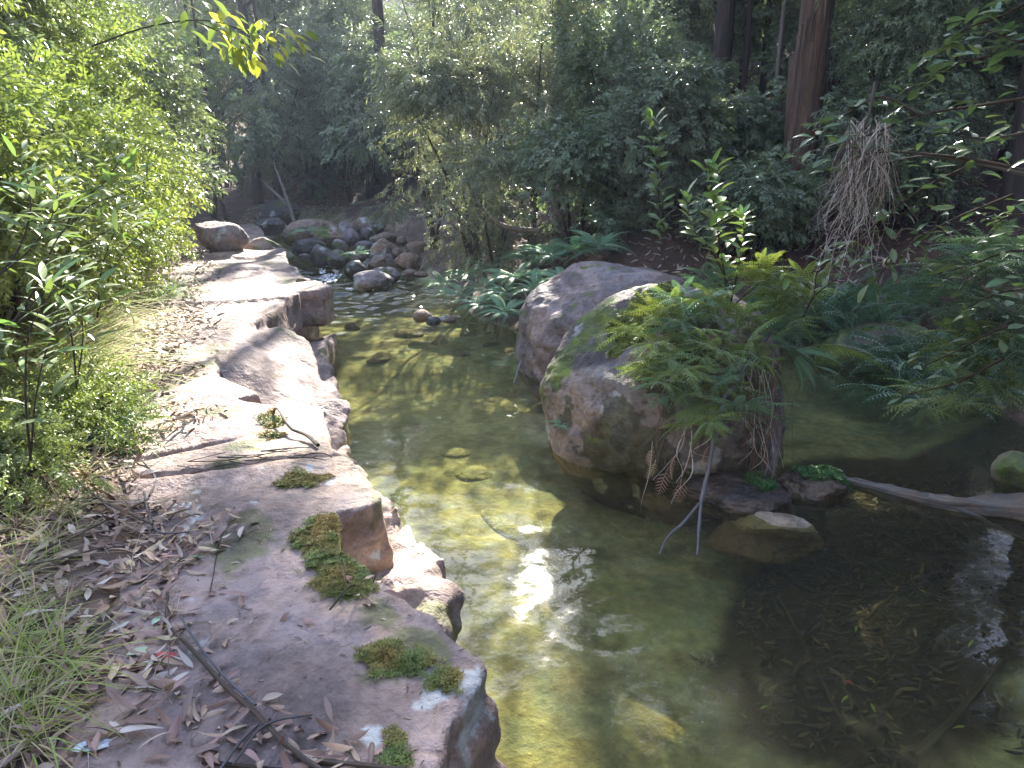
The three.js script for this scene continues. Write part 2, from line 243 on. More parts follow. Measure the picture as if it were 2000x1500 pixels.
function scatterStuff(name, geos, mat, list, label, category, parent = scene) { // list of [matrix, color]
  const per = geos.map(() => []); list.forEach((e) => per[Math.floor(R() * geos.length)].push(e));
  const root = parent === scene ? new THREE.Group() : parent; if (parent === scene) { root.name = numbered(name); scene.add(root); tag(root, label, category, null, 'stuff'); }
  per.forEach((l, g) => { if (!l.length) return; const m = new THREE.InstancedMesh(geos[g], mat, l.length); l.forEach(([x, c], i) => { m.setMatrixAt(i, x); m.setColorAt(i, c); }); m.name = parent === scene ? name + '_piece' : name; m.userData.kind = 'stuff'; m.castShadow = m.receiveShadow = true; root.add(m); });
  return root;
}

// ---------------------------------------------------------------- terrain
const LB = [[2, -0.95], [0, -1.0], [-1.6, -1.08], [-2.05, -1.17], [-2.87, -1.4], [-3.4, -1.82], [-3.96, -2.03], [-5.2, -2.37], [-6.5, -3.0], [-8.6, -3.6], [-12, -5.0], [-14.8, -6.5], [-40, -12]]; // where the bare rock meets soil
const BB = [[2, -2.1], [0, -2.0], [-2, -2.25], [-4.7, -3.05], [-6.5, -3.65], [-8, -4.3], [-10, -5.2], [-14.8, -7.2], [-22, -9.5], [-40, -13]]; // foot of the left bank
const LEDGE = [[-4.2, 1.0], [-0.15, 1.0], [-0.22, -0.6], [-0.21, -1.62], [-0.05, -2.08], [-0.15, -2.2], [-0.25, -2.36], [-0.52, -2.58], [-0.74, -2.72], [-0.8, -3.08], [-0.62, -3.2], [-0.6, -3.3], [-0.68, -3.45], [-0.86, -3.7], [-1.03, -3.96], [-1.13, -4.31], [-1.27, -4.68], [-1.72, -4.92], [-2.24, -5.38], [-2.58, -6.2], [-2.66, -6.9], [-2.62, -8.0], [-2.6, -8.95], [-2.78, -9.2], [-2.38, -9.22], [-2.36, -9.72], [-2.66, -10.2], [-3.0, -10.9], [-3.72, -12.3], [-4.5, -14.7], [-5.6, -17], [-6.4, -19], [-9.5, -19], [-9, -15], [-6.2, -9], [-4.6, -5], [-4.4, -2]];
const CREEK = [[-1.6, 4], [-1.6, -1], [-1.2, -3.5], [-2.0, -5.5], [-3.2, -8], [-3.4, -10], [-4.0, -12.4], [-4.9, -15], [-5.6, -18], [-6.7, -22], [-7.0, -24], [-5.4, -24], [-4.9, -22], [-3.6, -19.5], [-1.9, -16], [-1.35, -14.2], [-0.65, -11.3], [0.1, -10.1], [1.6, -9.6], [3.1, -9.3], [4.9, -8.9], [5.0, -7.6], [4.5, -6.4], [4.7, -5.2], [5.2, -4], [6.5, -3], [7.5, 0], [7.5, 4]];
const rise = (z) => z > -14.3 ? 0 : z > -19 ? (-14.3 - z) * 0.115 : 0.54 + (-19 - z) * 0.085;
function groundY(x, z) {
  const n = fbm(x * 0.45, 3.3, z * 0.45, 4), n2 = fbm(x * 2.2, 8.1, z * 2.2, 3), e = rise(z), far = Math.max(0, -30 - z);
  const dc = sdPoly(x, z, CREEK);
  const ex = curve1([[2, -0.6], [-3, -0.7], [-5, -1.6], [-9, -2.9], [-15, -4.9], [-18, -5.5], [-25, -7.5], [-40, -10]], z);
  if (x < ex) {
    const lb = curve1(LB, z), bb = curve1(BB, z), e2 = Math.max(0, -17 - z) * 0.075, inSlab = sdPoly(x, z, LEDGE);
    let h = z > -17.5 ? lerp(0.42, 0.69, smooth(lb + 0.3, lb - 0.35, x)) : 0.66; h += e2;
    if (inSlab > 0 && x > lb) h = Math.min(h, lerp(0.42, -0.3, smooth(0, 0.15, inSlab)) + e2 + e);
    const d = bb - x; if (d > 0) h += 0.62 * d * smooth(0, 0.8, d) + 0.12 * n * smooth(0.1, 1, d);
    else h += 0.012 * n2 * smooth(lb + 0.1, lb - 0.2, x);
    h += 0.05 * n * smooth(-17, -20, z);
    if (dc < 0 && x > lb) h = Math.min(h, -0.3 + e);
    return h + 0.16 * far + 0.03 * n2 * smooth(0, 1, d);
  }
  if (dc <= 0) { // stream bed
    const shallow = smooth(1.2, 2.6, x + 0.35 * (z + 4)) * smooth(-4.6, -3.2, z);
    let depth = Math.min(0.46, 0.05 - dc * 0.55) * (1 - 0.1 * shallow); depth = lerp(depth, Math.min(depth, 0.22 - 0.2 * smooth(2.1, 2.6, x)), shallow * 0.9);
    depth = lerp(depth, 0.24, smooth(-8.5, -10, z) * smooth(-13.8, -12.5, z) * 0.8);
    return e - depth + 0.04 * n + 0.02 * n2;
  }
  const prof = dc < 0.5 ? 0.5 * dc : 0.25 + (dc - 0.5) * lerp(0.42, 0.62, smooth(-14, -9, z)); // right bank and hillside
  return e * smooth(12, 2, dc) + prof * smooth(60, 20, dc - 30) + 0.5 * n * smooth(0.3, 4, dc) + 0.1 * n2 * smooth(0, 1, dc) - 0.02 + 0.16 * far;
}
function axis(list) { const out = []; for (let i = 0; i < list.length - 1; i++) { const [a, h0] = list[i], [b, h1] = list[i + 1]; let x = a; while (x < b - 1e-6) { out.push(x); x += lerp(h0, h1, (x - a) / (b - a)); } } out.push(list[list.length - 1][0]); return out; }
{
  const xs = axis([[-55, 3], [-12, 0.4], [-4, 0.09], [-1, 0.06], [5, 0.06], [8, 0.3], [20, 0.8], [65, 4]]), zs = axis([[-95, 4], [-40, 0.9], [-20, 0.22], [-11, 0.09], [-5, 0.06], [-1, 0.06], [3, 0.4], [25, 4]]);
  const pos = [], idx = [], uv = [], nx = xs.length;
  for (const z of zs) for (const x of xs) { pos.push(x, groundY(x, z), z); uv.push(x / 1.3, z / 1.3); }
  for (let j = 0; j < zs.length - 1; j++) for (let i = 0; i < nx - 1; i++) { const q = j * nx + i; idx.push(q, q + nx, q + 1, q + 1, q + nx, q + nx + 1); }
  const g = new THREE.BufferGeometry(); g.setAttribute('position', new THREE.Float32BufferAttribute(pos, 3)); g.setAttribute('uv', new THREE.Float32BufferAttribute(uv, 2)); g.setIndex(idx); g.computeVertexNormals();
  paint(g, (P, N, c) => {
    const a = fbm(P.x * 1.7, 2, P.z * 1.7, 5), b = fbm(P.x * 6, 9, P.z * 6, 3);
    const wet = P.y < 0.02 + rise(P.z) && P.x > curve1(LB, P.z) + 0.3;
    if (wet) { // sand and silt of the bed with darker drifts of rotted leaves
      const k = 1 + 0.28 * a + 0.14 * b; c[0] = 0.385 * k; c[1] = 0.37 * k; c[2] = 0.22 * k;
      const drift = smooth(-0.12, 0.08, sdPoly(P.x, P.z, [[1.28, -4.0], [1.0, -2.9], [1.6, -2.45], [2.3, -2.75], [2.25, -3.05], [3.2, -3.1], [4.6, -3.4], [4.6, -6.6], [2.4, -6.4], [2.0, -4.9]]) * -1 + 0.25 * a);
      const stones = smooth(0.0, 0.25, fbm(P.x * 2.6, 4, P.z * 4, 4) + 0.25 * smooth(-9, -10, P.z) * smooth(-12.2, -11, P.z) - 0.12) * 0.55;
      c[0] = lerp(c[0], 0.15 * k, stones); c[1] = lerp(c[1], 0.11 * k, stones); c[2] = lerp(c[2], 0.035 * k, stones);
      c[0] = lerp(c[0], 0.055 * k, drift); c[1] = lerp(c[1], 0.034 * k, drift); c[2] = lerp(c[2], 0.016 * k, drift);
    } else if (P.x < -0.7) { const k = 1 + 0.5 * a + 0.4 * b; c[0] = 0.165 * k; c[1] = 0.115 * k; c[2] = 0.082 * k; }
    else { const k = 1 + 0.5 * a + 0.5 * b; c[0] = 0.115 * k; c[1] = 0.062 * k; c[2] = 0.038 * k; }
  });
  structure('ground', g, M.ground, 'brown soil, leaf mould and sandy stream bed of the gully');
}

// ---------------------------------------------------------------- sandstone ledge on the left
const SHELF = [[-0.22, -2.1], [-0.24, -2.9], [-0.32, -3.35], [-0.52, -3.85], [-0.86, -4.5], [-1.18, -5.2], [-1.42, -5.9], [-1.55, -6.5], [-1.98, -7.9], [-2.2, -8.6], [-2.34, -9.6], [-3.2, -9.6], [-3.2, -6], [-1.6, -4.2], [-1.0, -2.6]];
const WEDGE = [[-2.35, -5.35], [-1.82, -5.42], [-1.55, -5.9], [-1.75, -6.6], [-2.15, -7.6], [-2.9, -7.9], [-2.9, -6.2]];
const HOLE = [[-1.86, -4.78], [-1.6, -4.7], [-1.58, -4.86], [-1.72, -4.93]];
function ledgeTop(x, z) {
  let h = 0.65 + 0.045 * fbm(x * 0.9 + 4, 1, z * 0.6, 3) * 2 * smooth(0.2, -1, x) + 0.012 * fbm(x * 4, 6, z * 3, 3);
  h += 0.03 * smooth(-3.62, -3.82, z + 0.12 * x + 0.05 * noise(x * 3, 0, 4)); // the block beyond the crack stands a little higher
  const crack = Math.abs(z + 3.74 + 0.16 * (x + 1.3) + 0.05 * noise(x * 2.5, 2, 1)); h -= 0.045 * smooth(0.05, 0.0, crack) * smooth(-2.3, -1.9, x);
  const cr2 = Math.abs(z + 4.0 + 0.5 * (x + 1.9)); h -= 0.06 * smooth(0.035, 0, cr2) * smooth(-2.15, -2.0, x) * smooth(-1.6, -1.75, x);
  const cr3 = Math.abs(x + 0.75 + 0.45 * (z + 2.2) + 0.03 * noise(0, 3, z * 6)); h -= 0.012 * smooth(0.012, 0, cr3) * smooth(-2.6, -2.4, z) * smooth(-1.9, -2.0, z);
  const st = z + 0.35 * x + 0.25 * noise(x * 1.4, 5, 2); // low treads on the far part
  h += 0.05 * smooth(-9.4, -9.46, st) - 0.06 * smooth(-11.0, -11.3, st) + 0.05 * smooth(-12.6, -12.66, st) + 0.06 * smooth(-14.4, -14.5, st) - 0.05 * smooth(-15.4, -15.8, st) + 0.12 * smooth(-16, -19, z);
  h += 0.05 * smooth(0.5, 0, Math.hypot((x + 4.1), (z + 11.4) * 0.8));
  return h;
}
function ledgeSDF(x, y, z) {
  const w1 = 0.05 * noise(x * 2.1, y * 1.2, z * 2.1) + 0.02 * noise(x * 6, y * 5, z * 6), bed = 0.025 * noise(x * 0.8, y * 11, z * 0.8) + 0.012 * noise(x * 9, y * 9, z * 9);
  const top = ledgeTop(x, z);
  let d = smax(sdPoly(x, z, LEDGE) + w1 * 0.6 + bed + 0.03 * Math.max(0, noise(x * 5, y * 3, z * 5) - 0.25), y - top, 0.014);
  // undercut below the overhanging block of the far part and along the foot
  if (z < -8.4) { const u = smax(smax(y - 0.27, -(x + 2.75), 0.03), Math.abs(z + 9.6) - 0.9, 0.05); d = smax(d, -u, 0.03); }
  d = smax(d, -smax(sdPoly(x, z, HOLE), Math.abs(y - 0.62) - 0.32, 0.02), 0.02);
  const lumps = 0.07 * Math.abs(noise(x * 4.2, y * 2.5, z * 4.2)) + 0.03 * noise(x * 11, y * 11, z * 11);
  const sh = smax(sdPoly(x, z, SHELF) + w1 + lumps, y - (0.22 + 0.1 * noise(x * 2.3, 0, z * 1.7) + 0.16 * smooth(-3.6, -2.7, z) - 0.08 * smooth(-6, -7, z) - lumps), 0.05);
  const wt = 0.6 - 0.42 * smooth(-2.6, -1.55, x) - 0.12 * smooth(-6.8, -5.4, z) + 0.05 * noise(x * 3, 0, z * 3);
  const we = smax(sdPoly(x, z, WEDGE) + 0.05 * noise(x * 2, y * 2, z * 2) + bed, y - wt, 0.04);
  return Math.min(smin(d, sh, 0.03), we) + 0.004 * noise(x * 25, y * 25, z * 25);
}
function ledgeY(x, z) { if (sdPoly(x, z, LEDGE) < 0.1) { let y = 1.1; for (let i = 0; i < 40; i++) { const d = ledgeSDF(x, y, z); if (d < 0.003) return y; y -= Math.max(0.004, d * 0.8); if (y < 0) break; } } return -9; }
const surfaceY = (x, z) => Math.max(ledgeY(x, z), groundY(x, z));
const ledgeColor = (P, N, c) => {
  const a = fbm(P.x * 1.1, P.y, P.z * 1.1, 4), b = fbm(P.x * 5 + 3, P.y * 5, P.z * 5, 4), s = fbm(P.x * 0.7, P.y * 13, P.z * 0.7 + 5, 3), k = 1 + 0.35 * a + 0.28 * b;
  c[0] = 0.34 * k; c[1] = 0.25 * k; c[2] = 0.215 * k;
  const ochre = smooth(0.05, 0.35, a + 0.3 * b); c[0] = lerp(c[0], 0.37 * k, ochre * 0.7); c[1] = lerp(c[1], 0.27 * k, ochre * 0.7); c[2] = lerp(c[2], 0.18 * k, ochre * 0.7);
  const mud = smooth(0.0, 0.3, fbm(P.x * 1.6 + 20, 0, P.z * 1.6, 5) + 0.1 * smooth(-0.5, -1.2, P.x) * smooth(-4, -3, P.z)) * smooth(0.6, 0.9, N.y); c[0] = lerp(c[0], 0.155 * k, mud * 0.55); c[1] = lerp(c[1], 0.11 * k, mud * 0.55); c[2] = lerp(c[2], 0.095 * k, mud * 0.55);
  { const m = smooth(0.12, 0.2, s + 0.25 * b - 0.05) * 0.5; c[0] = lerp(c[0], 0.16, m); c[1] = lerp(c[1], 0.12, m); c[2] = lerp(c[2], 0.10, m); } // brown iron beds through the stone
  const l = smooth(0.52, 0.55, fbm(P.x * 7.5 + 60, P.y * 7.5, P.z * 7.5, 5) + 0.2 * smooth(-0.36, -0.24, P.x) * smooth(-2.5, -2.3, P.z) ); c[0] = lerp(c[0], 0.50, l * 0.8); c[1] = lerp(c[1], 0.52, l * 0.8); c[2] = lerp(c[2], 0.50, l * 0.8); // pale lichen
  const ms = smooth(0.30, 0.42, fbm(P.x * 3.3 - 30, P.y * 3, P.z * 3.3, 5) + 0.05 * smooth(-2, -0.6, P.x)); c[0] = lerp(c[0], 0.11 * (1 + b), ms * 0.7); c[1] = lerp(c[1], 0.125 * (1 + b), ms * 0.7); c[2] = lerp(c[2], 0.03, ms * 0.7); // moss film
};
{
  const near = surfaceNets(ledgeSDF, [-3.6, -0.45, -6.2], [0.15, 0.95, 0.7], 0.02), far = surfaceNets(ledgeSDF, [-9.3, -0.45, -19.2], [-1.3, 1.1, -6.05], 0.05);
  structure('rock_ledge', finishRock(mergeGeometries([near, far].map((g) => { const n = g.toNonIndexed(); return n; })), ledgeColor, 0.9), M.rock, 'long flat sandstone ledge forming the left edge of the stream');
}

// ---------------------------------------------------------------- water
{
  const xs = axis([[-5.5, 0.12], [-3.5, 0.05], [3, 0.05], [8.5, 0.15]]), zs = axis([[-14.8, 0.04], [-8, 0.045], [-4, 0.04], [-1.5, 0.05], [3.5, 0.3]]), pos = [], uv = [], idx = [], nx = xs.length;
  for (const z of zs) for (const x of xs) {
    const run = smooth(-7.5, -12, z) * smooth(0.2, -1.6, x), edge = smooth(1.6, 0.2, Math.abs(x + 0.1 + 0.25 * (z + 3))) * smooth(-6.5, -4.5, z);
    let h = 0.0016 * noise(x * 3, 0, z * 3) + 0.0009 * noise(x * 9, 3, z * 9);
    h += run * (0.022 * noise(x * 2.4 + 0.4 * z, 1, z * 4.2) + 0.014 * noise(x * 6, 2, z * 10)) * (1 + 1.5 * smooth(-11, -14.5, z));
    h += edge * 0.0022 * noise(x * 5, 5, z * 6);
    pos.push(x, h, z); uv.push(x * 0.9, z * 0.9);
  }
  for (let j = 0; j < zs.length - 1; j++) for (let i = 0; i < nx - 1; i++) { const q = j * nx + i; idx.push(q, q + nx, q + 1, q + 1, q + nx, q + nx + 1); }
  const g = new THREE.BufferGeometry(); g.setAttribute('position', new THREE.Float32BufferAttribute(pos, 3)); g.setAttribute('uv', new THREE.Float32BufferAttribute(uv, 2)); g.setIndex(idx); g.computeVertexNormals();
  structure('stream_water', g, M.water, 'clear olive brown water of the stream');
  // the rapids between the stones upstream
  const p2 = [], u2 = [], i2 = [], NX = 60, NZ = 150;
  for (let j = 0; j <= NZ; j++) for (let i = 0; i <= NX; i++) { const t = j / NZ, z = lerp(-14.4, -20.5, t), cx = lerp(-3.3, -5.0, t), x = cx + (i / NX - 0.5) * 3.0, step = rise(z), h = step - 0.10 * smooth(0, 0.15, t) + 0.03 + 0.05 * noise(x * 3, 0, z * 3.5) + 0.022 * noise(x * 8, 4, z * 9); p2.push(x, h, z); u2.push(x, z); }
  for (let j = 0; j < NZ; j++) for (let i = 0; i < NX; i++) { const q = j * (NX + 1) + i; i2.push(q, q + 1, q + NX + 1, q + 1, q + NX + 2, q + NX + 1); }
  const g2 = new THREE.BufferGeometry(); g2.setAttribute('position', new THREE.Float32BufferAttribute(p2, 3)); g2.setAttribute('uv', new THREE.Float32BufferAttribute(u2, 2)); g2.setIndex(i2); g2.computeVertexNormals();
  structure('rapids_water', g2, M.water, 'tumbling water running down between the stones');
  R = mulberry(21); const list = [];
  for (let i = 0; i < 1500; i++) { const t = Math.pow(R(), 1.3), z = lerp(-13.9, -16.6, t), x = lerp(-3.15, -4.0, t) + rr(-0.5, 0.5) * lerp(1.1, 0.5, t); if (noise(x * 3, 9, z * 3) < 0.05) continue; const s = rr(0.006, 0.018); list.push([new THREE.Matrix4().compose(V(x, Math.max(0, rise(z)) + 0.005 + 0.05 * t + rr(0, 0.03), z), new THREE.Quaternion(), V(s * rr(0.8, 1.6), s * 0.6, s * rr(1, 4))), col(1, 1, 1)]); }
  scatterStuff('foam', [new THREE.IcosahedronGeometry(1, 1)], M.foam, list, 'white foam of the small rapids below the stones', 'foam');
}

// ---------------------------------------------------------------- boulders and stones
const BOULDER1 = V(1.28, 0.36, -5.75), BOULDER2 = V(1.15, 0.3, -8.15);
let boulder1, boulder2;
{
  const g1 = stoneGeo({ r: [1.0, 1.03, 0.92], detail: 90, seed: 4, cuts: 3, flat: 0.9, planes: [[-0.62, 0.78, 0.25, 0.77], [0.1, 1, 0.15, 0.9], [-0.5, -0.55, 0.75, 0.86], [0.9, 0.1, 0.35, 0.86], [-0.9, 0.1, 0.5, 0.9]], rough: 0.05, fine: 0.016, strata: 0.018 });
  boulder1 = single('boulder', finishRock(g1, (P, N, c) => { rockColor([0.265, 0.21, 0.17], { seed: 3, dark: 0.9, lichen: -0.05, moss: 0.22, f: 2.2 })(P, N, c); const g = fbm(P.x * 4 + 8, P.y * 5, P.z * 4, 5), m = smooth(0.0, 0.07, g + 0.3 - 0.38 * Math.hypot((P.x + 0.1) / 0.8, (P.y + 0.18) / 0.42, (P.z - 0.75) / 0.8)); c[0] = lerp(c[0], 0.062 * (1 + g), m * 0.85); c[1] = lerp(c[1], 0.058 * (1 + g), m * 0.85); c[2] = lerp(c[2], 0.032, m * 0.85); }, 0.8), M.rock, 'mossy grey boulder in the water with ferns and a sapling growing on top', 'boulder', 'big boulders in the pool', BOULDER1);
  const g2 = stoneGeo({ r: [1.12, 0.97, 0.95], detail: 84, seed: 8, cuts: 3, flat: 0.92, planes: [[-0.45, 0.86, 0.3, 0.85], [0.05, 1, 0.05, 0.93], [-1, 0.05, 0.3, 0.9], [0.1, 0.5, 0.85, 0.9]], rough: 0.045, fine: 0.014, strata: 0.022 });
  boulder2 = single('boulder', finishRock(g2, rockColor([0.28, 0.22, 0.19], { seed: 9, dark: 0.6, lichen: 0.0, moss: 0.02, f: 2 }), 0.8), M.rock, 'bare rounded purplish grey boulder behind the fern topped one', 'boulder', 'big boulders in the pool', BOULDER2);
}
const TAN = [0.26, 0.19, 0.14], GREY = [0.25, 0.21, 0.20], DARK = [0.085, 0.075, 0.065], WARM = [0.30, 0.20, 0.13];
// px, py, width, height (sighted), distance, colour, moss, label, squareness
const STONES = [
  [425, 460, 98, 62, 14.6, GREY, 0.0, 'flat topped grey boulder standing alone on the far ledge', 0.66],
  [540, 414, 82, 42, 23, DARK, 0.22, 'dark mossy boulder at the foot of the leaf strewn path', 0.8],
  [528, 440, 56, 30, 20, DARK, 0.1, 'low dark broken stone in front of the dark mossy boulder', 0.7],
  [611, 456, 104, 48, 18, TAN, 0.26, 'broad mossy boulder with a fern on its front, above the rapids', 0.82],
  [600, 482, 64, 32, 17.2, DARK, 0.12, 'dark wet stone under the broad mossy boulder', 0.8],
  [520, 488, 72, 40, 14.9, TAN, 0.2, 'brown stone tufted with grass at the edge of the ledge', 0.7],
  [722, 442, 60, 34, 19.4, TAN, 0.1, 'rounded olive brown boulder at the top of the stone pile', 0.85],
  [786, 452, 86, 34, 19.6, WARM, 0.0, 'long low tan boulder at the back right of the stone pile', 0.8],
  [683, 463, 34, 28, 18.6, GREY, 0.0, 'small round grey stone beside the broad mossy boulder', 0.85],
  [717, 461, 28, 30, 18.4, DARK, 0.16, 'small dark egg shaped stone below the rounded olive boulder', 0.9],
  [749, 468, 52, 26, 18.2, TAN, 0.06, 'flattish brown stone above the large pale stone of the pile', 0.8],
  [785, 470, 20, 15, 18, WARM, 0.0, 'tiny orange stone perched near the long low tan boulder', 0.9],
  [663, 480, 30, 24, 17.6, GREY, 0.05, 'small grey brown stone in the middle of the pile, left side', 0.85],
  [754, 488, 58, 38, 17.1, WARM, 0.0, 'large pale angular stone in the middle of the stone pile', 0.68],
  [626, 498, 44, 36, 16.6, DARK, 0.1, 'dark wet stone at the head of the rapids', 0.75],
  [660, 506, 40, 32, 16.1, DARK, 0.2, 'dark green stone standing in the rapids', 0.8],
  [714, 482, 40, 20, 17.5, GREY, 0.0, 'flat grey stone behind the small fern in the rapids', 0.8],
  [743, 517, 58, 34, 15.9, TAN, 0.12, 'brown stone half covered in moss below the large pale stone', 0.78],
  [797, 512, 54, 34, 16, WARM, 0.0, 'reddish stone at the right end of the pile', 0.75],
  [696, 526, 44, 34, 15.4, DARK, 0.14, 'dark wet stone carrying the small fern in the rapids', 0.8],
  [752, 538, 54, 30, 15.1, GREY, 0.02, 'grey stone tucked behind the smooth stone in the water', 0.8],
  [727, 551, 80, 40, 14.4, [0.24, 0.20, 0.19], 0.0, 'smooth mauve grey stone standing in the water below the pile', 0.84],
  [801, 533, 34, 14, 15.2, TAN, 0.0, 'low flat stone at the waterline right of the smooth grey one', 0.8],
  [820, 487, 58, 28, 17.2, WARM, 0.0, 'tan stone running under the bushes at the right of the pile', 0.8],
  [822, 536, 26, 10, 14.9, WARM, 0.0, 'small flat stone at the right end of the waterline', 0.8],
  [594, 502, 22, 12, 15.9, DARK, 0.0, 'little black stone awash at the left of the rapids', 0.8],
  [673, 446, 28, 22, 20, GREY, 0.0, 'half hidden grey stone behind the mossy boulder', 0.85],
  [645, 470, 26, 26, 18.2, DARK, 0.05, 'dark stone wedged against the broad mossy boulder', 0.85],
  [810, 446, 60, 26, 20.4, TAN, 0.0, 'tan boulder half under the bushes at the back', 0.85],
  [700, 500, 30, 22, 16.7, TAN, 0.05, 'small brown stone in the gap above the small fern', 0.8],
  [776, 494, 22, 18, 16.8, TAN, 0.0, 'small cobble right of the large pale stone', 0.8],
  [733, 500, 22, 14, 16.5, GREY, 0.0, 'small cobble at the foot of the large pale stone', 0.85],
  [640, 452, 20, 16, 19, GREY, 0.0, 'pebble sized stone on the skyline of the pile', 0.85],
  [826, 618, 36, 24, 11.25, WARM, 0.0, 'small tan stone poking out of the water near the ferns', 0.72],
  [846, 627, 30, 16, 10.95, DARK, 0.1, 'dark wet stone beside the small tan one', 0.8],
  [874, 622, 34, 11, 11.0, TAN, 0.0, 'flat brown stone at the edge of the fern bank', 0.8],
  [558, 529, 30, 15, 12.2, TAN, 0.05, 'flake of brown stone lying on the far ledge', 0.7],
  [590, 551, 22, 16, 11.0, TAN, 0.1, 'small mossy block on the rim of the ledge', 0.66],
];
STONES.forEach(([px, py, w, h, d, c, moss, label, flat], i) => {
  const k = d / FPX, p = at(px, py, d), rx = w * k * 0.54, ry = Math.max(h * k * 0.6, rx * 0.42), rz = (rx + ry) * 0.55; p.y -= ry - h * k * 0.56;
  const g = stoneGeo({ r: [rx, ry, rz], detail: w > 50 ? 18 : 12, seed: 30 + i, cuts: 10, flat: flat - 0.09, rough: 0.05, fine: 0.022, soft: 0.055 });
  single('stone', finishRock(g, rockColor(c, { seed: i * 7.3, moss, lichen: c === GREY ? 0.02 : -0.2, f: 3.2, dark: 0.3 }), 0.8), c === DARK ? M.wetRock : M.rock, label, 'rock', i > 0 && i < 33 ? 'stones of the cascade' : undefined, p);
});
function rockAt(px, py, h, r, o, c, co, label, name = 'stone', mat = M.rock) { const p = onLevel(px, py, h); return single(name, finishRock(stoneGeo({ r, ...o }), rockColor(c, co), 0.6), mat, label, 'rock', undefined, p); }
const MOSSA = rockAt(1585, 955, 0.0, [0.25, 0.13, 0.2], { detail: 34, seed: 71, cuts: 7, flat: 0.72, rough: 0.08, fine: 0.03, soft: 0.07, turn: -0.2 }, [0.17, 0.125, 0.085], { seed: 2, dark: 0.8, vary: 0.6, f: 6 }, 'low brown stone with a bright green moss cap in the shaded pool', 'stone', M.wetRock);
const MOSSB = rockAt(1440, 968, 0.0, [0.38, 0.15, 0.3], { detail: 34, seed: 72, cuts: 8, flat: 0.7, rough: 0.09, fine: 0.03, soft: 0.06 }, [0.115, 0.085, 0.065], { seed: 5, dark: 0.8, vary: 0.6, f: 6 }, 'low dark stone with blue green moss at the foot of the fern boulder', 'stone', M.wetRock);
rockAt(1500, 1022, -0.05, [0.30, 0.10, 0.12], { detail: 34, seed: 73, cuts: 9, flat: 0.58, rough: 0.06, fine: 0.025, soft: 0.05, turn: -0.55 }, [0.36, 0.29, 0.20], { seed: 6, vary: 0.25 }, 'pale wedge shaped stone breaking the surface in front of the boulder');
rockAt(1480, 1050, -0.19, [0.42, 0.12, 0.26], { detail: 30, seed: 74, cuts: 8, flat: 0.62, rough: 0.06, fine: 0.02, soft: 0.05, turn: -0.35 }, [0.15, 0.10, 0.06], { seed: 8 }, 'broad brown slab under water round the pale wedge stone');
rockAt(890, 885, -0.45, [0.15, 0.035, 0.12], { detail: 12, seed: 75 }, [0.36, 0.32, 0.14], { seed: 1 }, 'small pale stone under water in mid stream');
rockAt(925, 925, -0.45, [0.17, 0.035, 0.16], { detail: 12, seed: 76 }, [0.34, 0.31, 0.14], { seed: 4 }, 'round pale stone under water, next to the small one');
rockAt(985, 1025, -0.46, [0.12, 0.04, 0.32], { detail: 12, seed: 77, turn: 0.5 }, [0.34, 0.32, 0.15], { seed: 5 }, 'long pale stone under water above the sun glint');
rockAt(1985, 925, 0.05, [0.16, 0.17, 0.16], { detail: 16, seed: 78, cuts: 4 }, [0.22, 0.18, 0.09], { seed: 5, moss: 0.12 }, 'mossy stone at the right edge of the shaded pool', 'stone', M.wetRock);
rockAt(1720, 700, 0.05, [0.75, 0.45, 0.5], { detail: 20, seed: 79, cuts: 4 }, [0.10, 0.09, 0.05], { seed: 5, moss: 0.42 }, 'moss covered boulder in the shade behind the fern frond', 'stone', M.wetRock);
rockAt(1210, 470, 0.35, [0.7, 0.5, 0.5], { detail: 16, seed: 80, cuts: 5 }, [0.13, 0.10, 0.07], { seed: 5, moss: 0.25 }, 'dark mossy rock in the bank behind the bare boulder');
[[800, 655, 0.3], [860, 668, 0.26], [930, 660, 0.3], [1000, 690, 0.28], [900, 690, 0.22], [960, 680, 0.2], [840, 645, 0.2], [690, 640, 0.2], [740, 700, 0.25]].forEach(([px, py, s], i) => rockAt(px, py, -0.27, [s * 0.8, 0.09, s * 0.55], { detail: 14, seed: 90 + i, cuts: 9, flat: 0.66, soft: 0.05, turn: i * 1.3 }, [0.16, 0.10, 0.045], { seed: i }, 'brown stone on the bed in the shallow riffle').userData.group = 'brown stones on the bed of the riffle');
console.log('rocks done');

// ---------------------------------------------------------------- trees: trunks in view, crowns mostly above the frame; their gaps let the sun through as in the photograph
const GAPS = [[0.13, -3.6, 0.75, 1], [0.1, -2.5, 0.7, 0.6], [-2.1, -5.0, 0.95, 1], [-2.0, -3.5, 0.9, 1], [-2.9, -9.3, 1.0, 1], [-4.6, -13, 1.6, 1], [-1.85, -7.2, 0.8, 0.9], [-1.0, -4.6, 0.9, 0.7], [-1.5, -10.4, 1.4, 1], [0.9, -2.3, 0.9, 0.9], [-1.7, -13, 1.6, 1], [-3.2, -14.5, 1.4, 0.9], [1.5, -5.0, 0.9, 1], [1.4, -3.5, 0.7, 0.85], [3.0, -1.7, 1.1, 0.9], [0.3, -10.4, 1.2, 0.9], [-0.5, -7.4, 1.3, 0.9], [3.3, -7.2, 0.8, 0.7], [0.3, -13.0, 1.3, 0.5], [-0.6, -2.5, 0.6, 0.35]];
function openness(p) {
  const t = (p.y - 0.6) / SUN.y, x = p.x - SUN.x * t, z = p.z - SUN.z * t;
  let o = x < curve1(BB, z) + 0.4 ? 0.95 : x > 1.6 ? 0.16 : 0.52; for (const [a, b, r, w] of GAPS) { const q = ((x - a) ** 2 + (z - b) ** 2) / (r * r); if (q < 4) o = Math.max(o, w * 1.35 * Math.exp(-q * q * 0.8)); }
  return o;
}
